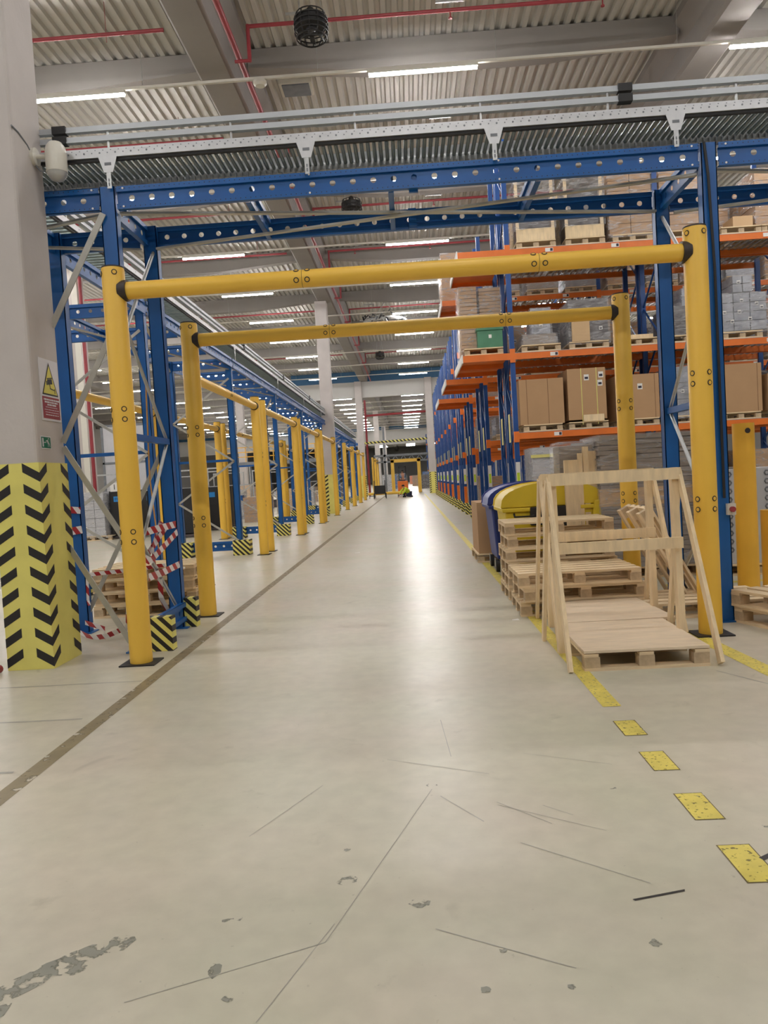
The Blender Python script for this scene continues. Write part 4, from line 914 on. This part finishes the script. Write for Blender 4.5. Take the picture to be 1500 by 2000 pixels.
# ------------------------------------------------------------------ open hall beside the platform
def gaylord(x, y, w, h, label):
    t = thing('storage_container', label, 'container', (x, y, 0), group='black foldable containers in the open hall')
    part('body', MB().box(-w / 2, w / 2, -.4, .4, .12, h), M['dark'], t, bevel=.02); part('base', MB().box(-w / 2, w / 2, -.4, .4, .02, .1), M['darkgoods'], t)
    part('blue_label', MB().box(-w * .35, -w * .35 + .2, -.405, -.4, h - .35, h - .18), M['blue_lab'], t); part('white_trim', MB().box(w * .3, w * .3 + .03, -.405, -.4, .3, h - .05), M['paper'], t)
    return t
pallet_proto('wooden_pallet', 'pallet under the scribbled film wrapped cartons in the open hall', (-10.2, 24.6, 0), 1.2, .9, fine=False, group='single pallets')
wrapped(-10.75, -9.8, 24.2, P, 1.4, .9, 'grey cartons wrapped in film standing by the black containers', 'greywrap', 5, ((.3, .5), (.6, .3)), cols=3)
gaylord(-9.25, 24.9, .95, 1.55, 'black container with blue label beside the film wrapped cartons'); gaylord(-8.0, 24.9, .95, 1.5, 'black container seen between the blue tower legs'); gaylord(-6.9, 23.5, 1.0, 1.5, 'black container with blue label behind the striped boots'); gaylord(-9.3, 27.6, .95, 1.5, 'black container standing behind the others'); gaylord(-6.6, 26.6, .9, 1.5, 'black container behind the second blue post')
def text(s, size, loc, rot, m, name, parent=None):
    c = bpy.data.curves.new(name, 'FONT'); c.body = s; c.size = size; c.extrude = .002; c.align_x = 'CENTER'; c.align_y = 'CENTER'; c.materials.append(m)
    q = bpy.data.objects.new(name, c); me = bpy.data.meshes.new_from_object(q); bpy.data.objects.remove(q)
    o = bpy.data.objects.new(name, me); link(o, parent); o.location = loc; o.rotation_euler = rot; return o
t = thing('number_sign', 'white number eleven sign standing above the black containers', 'sign', (-9.45, 24.45, 1.53))
part('board', MB().box(-.2, .2, 0, .01, 0, .28), M['paper'], t); text('11', .24, (0, -.004, .14), (R(90), 0, 0), M['btape'], 'digits', t)
for x, y, h in ((-9.47, 24.49, 1.28), (-7.1, 23.09, 1.24)):
    t = [o for o in bpy.data.objects if o.name.startswith('storage_container') and abs(o.location.x - (-9.25 if x < -9 else -6.9)) < .01][0]
    text('FR', .14, (x - t.location.x + .0, -.408, h), (R(90), 0, 0), M['ink'], 'label_text', t)
# work benches, racks and light frames in the open hall
def bench(x, y, label, seed, w=1.8):
    rnd = random.Random(seed); t = thing('workstation', label, 'workstation', (x, y, 0), group='packing workstations in the open hall')
    part('table', MB().box(-w / 2, w / 2, -.4, .4, .82, .87), M['camw'], t)
    for sx in (-1, 1):
        for sy in (-1, 1): part('leg', MB().box(sx * (w / 2 - .03) - .025, sx * (w / 2 - .03) + .025, sy * .36 - .025, sy * .36 + .025, 0, .82 if sy < 0 else 2.3), M['galv'], t)
    part('crossbar', MB().box(-w / 2, w / 2, .34, .38, 2.24, 2.3).box(-w / 2, w / 2, .34, .38, 1.5, 1.54), M['galv'], t)
    part('monitor', MB().box(-.25, .25, .1, .14, 1.15, 1.5).box(-.03, .03, .12, .15, .87, 1.2), M['dark'], t)
    part('shelf_bin', MB().box(.3, .6, -.1, .25, .87, 1.1), M[rnd.choice(('blue', 'card', 'greywrap', 'yellow_steel'))], t)
    part('under_box', MB().box(-.7, -.1, -.3, .3, 0, .5), M[rnd.choice(('card', 'darkgoods', 'dark'))], t)
    return t
bl = ['beside the far column', 'behind the black containers', 'behind the second yellow portal row', 'third behind the striped boots', 'deep in the open hall', 'near the hall middle', 'past the hall middle', 'by the distant machines', 'beyond the machines', 'beside the last blue posts']
for i, (x, y) in enumerate(((-12.3, 31.5), (-9.6, 32), (-7.4, 31), (-9.5, 37), (-12.5, 38), (-7.6, 41), (-10.5, 44), (-13.5, 47), (-8.3, 49), (-6.6, 53))): bench(x, y, 'packing workstation %s' % bl[i], i)
def goods(x, y, w, h, core, label): return wrapped(x - w / 2, x + w / 2, y, 0, h, .8, label, core, 3, ((.5, .6),))
gl = ['white', 'brown', 'grey', 'dark', 'tan', 'pale']
for i, (x, y, w, h, c) in enumerate(((-6.3, 30.5, .8, 1.0, 'card'), (-7.9, 34, .9, 1.3, 'greywrap'), (-6.2, 38, .9, 1.2, 'card_l'), (-11.3, 35, 1, 1.5, 'darkgoods'), (-8.9, 46, 1, 1.4, 'card'), (-6.4, 47, .9, 1.2, 'greywrap'), (-11.5, 52, 1.2, 1.6, 'card_l'), (-7.5, 57, 1.0, 1.5, 'card'), (-5.5, 59, .9, 1.3, 'darkgoods'))):
    goods(x, y, w, h, c, 'filmed floor load in the open hall, %s counting away from the camera' % ORD[i])
# yellow machine guarding / mezzanine seen far through the platform
t = thing('sorting_machine', 'yellow railed machine on legs deep in the open hall', 'machine', (-10, 58, 0))
for i in range(5): part('leg', MB().box(-4 + 2 * i - .08, -4 + 2 * i + .08, -.1, .1, 0, 3.0), M['mid'], t)
part('deck', MB().box(-4.2, 4.2, -1, 1, 3.0, 3.25), M['mid'], t)
b = MB()
for z in (3.6, 3.95, 4.3): b.box(-4.2, 4.2, -1.05, -1.0, z, z + .06)
for i in range(9): b.box(-4.2 + i * 1.04, -4.15 + i * 1.04, -1.05, -1, 3.25, 4.35)
part('railing', b, M['yellow_steel'], t)
# office door and window bay behind
t = struct('window_1', MB().box(-14.8, -14.7, 36.8, 36.9, 0, 4.8).box(-11.7, -11.6, 36.8, 36.9, 0, 4.8).box(-14.8, -11.6, 36.8, 36.9, 4.7, 4.8).box(-14.8, -11.6, 36.8, 36.9, 2.9, 3.0).box(-13.2, -13.1, 36.8, 36.9, 0, 4.7), M['mid'])
part('pane', MB().box(-14.7, -11.7, 36.84, 36.86, 0, 4.7), M['greywrap'], t)
solo('sprinkler_riser', MB().cyl((0, 0, 0), (0, 0, 9.4), .06, 10).box(-.3, -.1, -.05, .1, 0, 9.4, mi=1), [M['red'], M['camw']], 'red riser pipe with white casing beside a far hall column', 'pipe', (-10.8, 26.05, 0))
solo('sprinkler_riser', MB().cyl((0, 0, 0), (0, 0, 8), .09, 10).cyl((0, 0, 6.7), (5.6, 0, 6.8), .09, 10), M['red'], 'red riser and crossing pipe at the far opening', 'pipe', (-3.38, 64.1, 0))

# ------------------------------------------------------------------ far end: truss, machines, people
b = MB(); b.box(-3.4, 2.2, 0, .25, 3.55, 3.75); b.box(-3.4, 2.2, 0, .25, 2.95, 3.1)
for i in range(7): b.bar((-3.3 + .8 * i, .12, 3.05), (-2.9 + .8 * i, .12, 3.6), .08, .08); b.bar((-2.9 + .8 * i, .12, 3.6), (-2.5 + .8 * i, .12, 3.05), .08, .08)
for x in (-2.35, 2.1): b.box(x - .1, x + .1, 0, .2, 0, 6.5)
solo('steel_gantry', b, M['mid'], 'grey steel gantry across the aisle behind the far yellow portal', 'gantry', (0, 76, 0))
def person(loc, rz, label, pose, top, scale=1.0):
    t = thing('person', label, 'person', loc, rz)
    if pose == 'stand':
        J = {'pel': (0, 0, .95), 'chest': (0, 0, 1.3), 'neck': (0, .01, 1.48), 'head': (0, -.02, 1.64), 'hl': (.09, 0, .9), 'kl': (.1, -.02, .5), 'al': (.1, .02, .08), 'tl': (.11, -.13, .04), 'hr': (-.09, 0, .9), 'kr': (-.1, -.02, .5), 'ar': (-.1, .02, .08), 'tr': (-.11, -.13, .04), 'sl': (.19, 0, 1.42), 'el': (.25, -.02, 1.15), 'wl': (.22, -.22, 1.05), 'fl': (.2, -.3, 1.05), 'sr': (-.19, 0, 1.42), 'er': (-.25, -.02, 1.15), 'wr': (-.22, -.22, 1.05), 'fr': (-.2, -.3, 1.05)}
    else:
        J = {'pel': (0, .05, .28), 'chest': (0, -.2, .55), 'neck': (0, -.32, .68), 'head': (0, -.42, .78), 'hl': (.09, .03, .26), 'kl': (.16, -.32, .12), 'al': (.14, .1, .06), 'tl': (.14, .22, .04), 'hr': (-.09, .03, .26), 'kr': (-.16, -.3, .4), 'ar': (-.15, -.22, .07), 'tr': (-.15, -.36, .04), 'sl': (.18, -.28, .64), 'el': (.22, -.45, .42), 'wl': (.15, -.62, .24), 'fl': (.14, -.7, .2), 'sr': (-.18, -.28, .64), 'er': (-.22, -.5, .42), 'wr': (-.15, -.64, .24), 'fr': (-.14, -.72, .2)}
    E = [('pel', 'chest'), ('chest', 'neck'), ('neck', 'head'), ('pel', 'hl'), ('hl', 'kl'), ('kl', 'al'), ('al', 'tl'), ('pel', 'hr'), ('hr', 'kr'), ('kr', 'ar'), ('ar', 'tr'), ('chest', 'sl'), ('sl', 'el'), ('el', 'wl'), ('wl', 'fl'), ('chest', 'sr'), ('sr', 'er'), ('er', 'wr'), ('wr', 'fr')]
    rad = dict(pel=.15, chest=.16, neck=.06, head=.1, h=.1, k=.065, a=.05, t=.045, s=.07, e=.05, w=.035, f=.04)
    def skin(name, keys, mt, grow=0):
        me = bpy.data.meshes.new(name); idx = {k: i for i, k in enumerate(keys)}
        me.from_pydata([J[k] for k in keys], [(idx[a], idx[c]) for a, c in E if a in idx and c in idx], []); me.materials.append(mt)
        o = bpy.data.objects.new(name, me); link(o, t); md = o.modifiers.new('skin', 'SKIN'); md.use_smooth_shade = True
        for k, i in idx.items():
            r_ = rad.get(k, rad.get(k[0], .05)) + grow; me.skin_vertices[0].data[i].radius = (r_, r_)
        me.skin_vertices[0].data[0].use_root = True; sb = o.modifiers.new('sub', 'SUBSURF'); sb.levels = 1; sb.render_levels = 2
        return o
    ks = list(J); skin('body', ks, M['skin'])
    skin('trousers', [k for k in ks if k == 'pel' or k[0] in 'hka' and k != 'head'], M['cloth'], .018); skin('jacket', [k for k in ks if k in ('pel', 'chest', 'sl', 'el', 'wl', 'sr', 'er', 'wr')], top, .022)
    h = J['head']; part('hair', MB().lathe([(.10, .0), (.112, .05), (.09, .1), (.04, .125)], 14, (h[0], h[1] + .015, h[2] + .01)), M['hair'], t, smooth=True)
    for sx in (-1, 1): part('boot', MB().box(sx * .11 - .05, sx * .11 + .05, -.17, .08, 0, .1) if pose == 'stand' else MB().box(sx * .14 - .05, sx * .14 + .05, (.04 if sx > 0 else -.38), (.26 if sx > 0 else -.14), 0, .1), M['dark'], t, bevel=.02)
    t.scale = (scale,) * 3
    return t
person((-.15, 55.0, 0), R(-60), 'kneeling worker in a lime hi-vis vest working on the floor', 'kneel', M['vest'])
person((-.55, 60.0, .25), R(10), 'worker in light blue shirt standing on an orange lift truck', 'stand', M['cloth2'])
t = thing('lift_truck', 'small orange and black stand-on truck carrying a worker far down the aisle', 'truck', (-.55, 60.1, 0))
part('platform', MB().box(-.4, .4, -.4, .6, .08, .25), M['dark'], t); part('body', MB().box(-.4, .4, -1.1, -.42, .1, 1.15), M['orange'], t, bevel=.05); part('mast', MB().box(-.3, -.24, -.5, -.44, .2, 2.3).box(.24, .3, -.5, -.44, .2, 2.3).box(-.3, .3, -.5, -.46, 2.2, 2.3), M['dark'], t)
for sx in (-1, 1): part('wheel', MB().cyl((sx * .36 - .04, -.9, .13), (sx * .36 + .04, -.9, .13), .13, 16), M['dark'], t)
for i, (x, y, a, lab) in enumerate(((-3.1, 56.5, 0, 'bare yellow portal bar lying across trestles on the far floor'),)):
    t = thing('spare_bar', lab, 'bar', (x, y, 0)); part('tube', MB().cyl((0, 0, .34), (2.9, -.6, .34), .1, 18), M['yellow'], t, smooth=True)
for i, x in enumerate((-2.8, -.7)): solo('trestle', MB().box(-.25, .25, -.03, .03, .14, .2).bar((-.22, -.15, 0), (-.2, 0, .16), .04, .04).bar((.22, -.15, 0), (.2, 0, .16), .04, .04).bar((-.22, .15, 0), (-.2, 0, .16), .04, .04).bar((.22, .15, 0), (.2, 0, .16), .04, .04), M['mid'], 'low trestle under the %s end of the yellow bar' % ('column', 'worker')[i], 'trestle', (x, 56.45 - .45 * i, 0))
t = thing('tool_cart', 'dark tool cart with two wheels beside the lying yellow bar', 'cart', (-2.15, 54.2, 0))
part('frame', MB().box(-.35, .35, -.2, .2, .35, .95).box(-.4, -.36, -.2, .2, .1, 1.3).box(.36, .4, -.2, .2, .1, 1.3), M['dark'], t)
for sx in (-1, 1): part('wheel', MB().torus((sx * .42, 0, .22), (1, 0, 0), .18, .035, 18, 6), M['dark'], t)
for i, (x, y, m) in enumerate(((1.0, 118, 'card'), (-2.2, 96, 'blue'), (-1.4, 110, 'darkgoods'), (1.6, 88, 'darkgoods'), (-2.4, 84, 'greywrap'), (2.3, 100, 'blue'), (.6, 150, 'orange'), (-1.2, 160, 'greywrap'))):
    goods(x, y, 1.2, 1.6 + .2 * (i % 3), m if m in M else 'card', 'small distant load down the last hall, %s in depth' % ORD[i])
for i, y in enumerate((80, 90, 100, 110)):
    clone(r4, (.6, y, 0), None, 'distant blue rack end beyond the header wall, %s' % ORD[i])
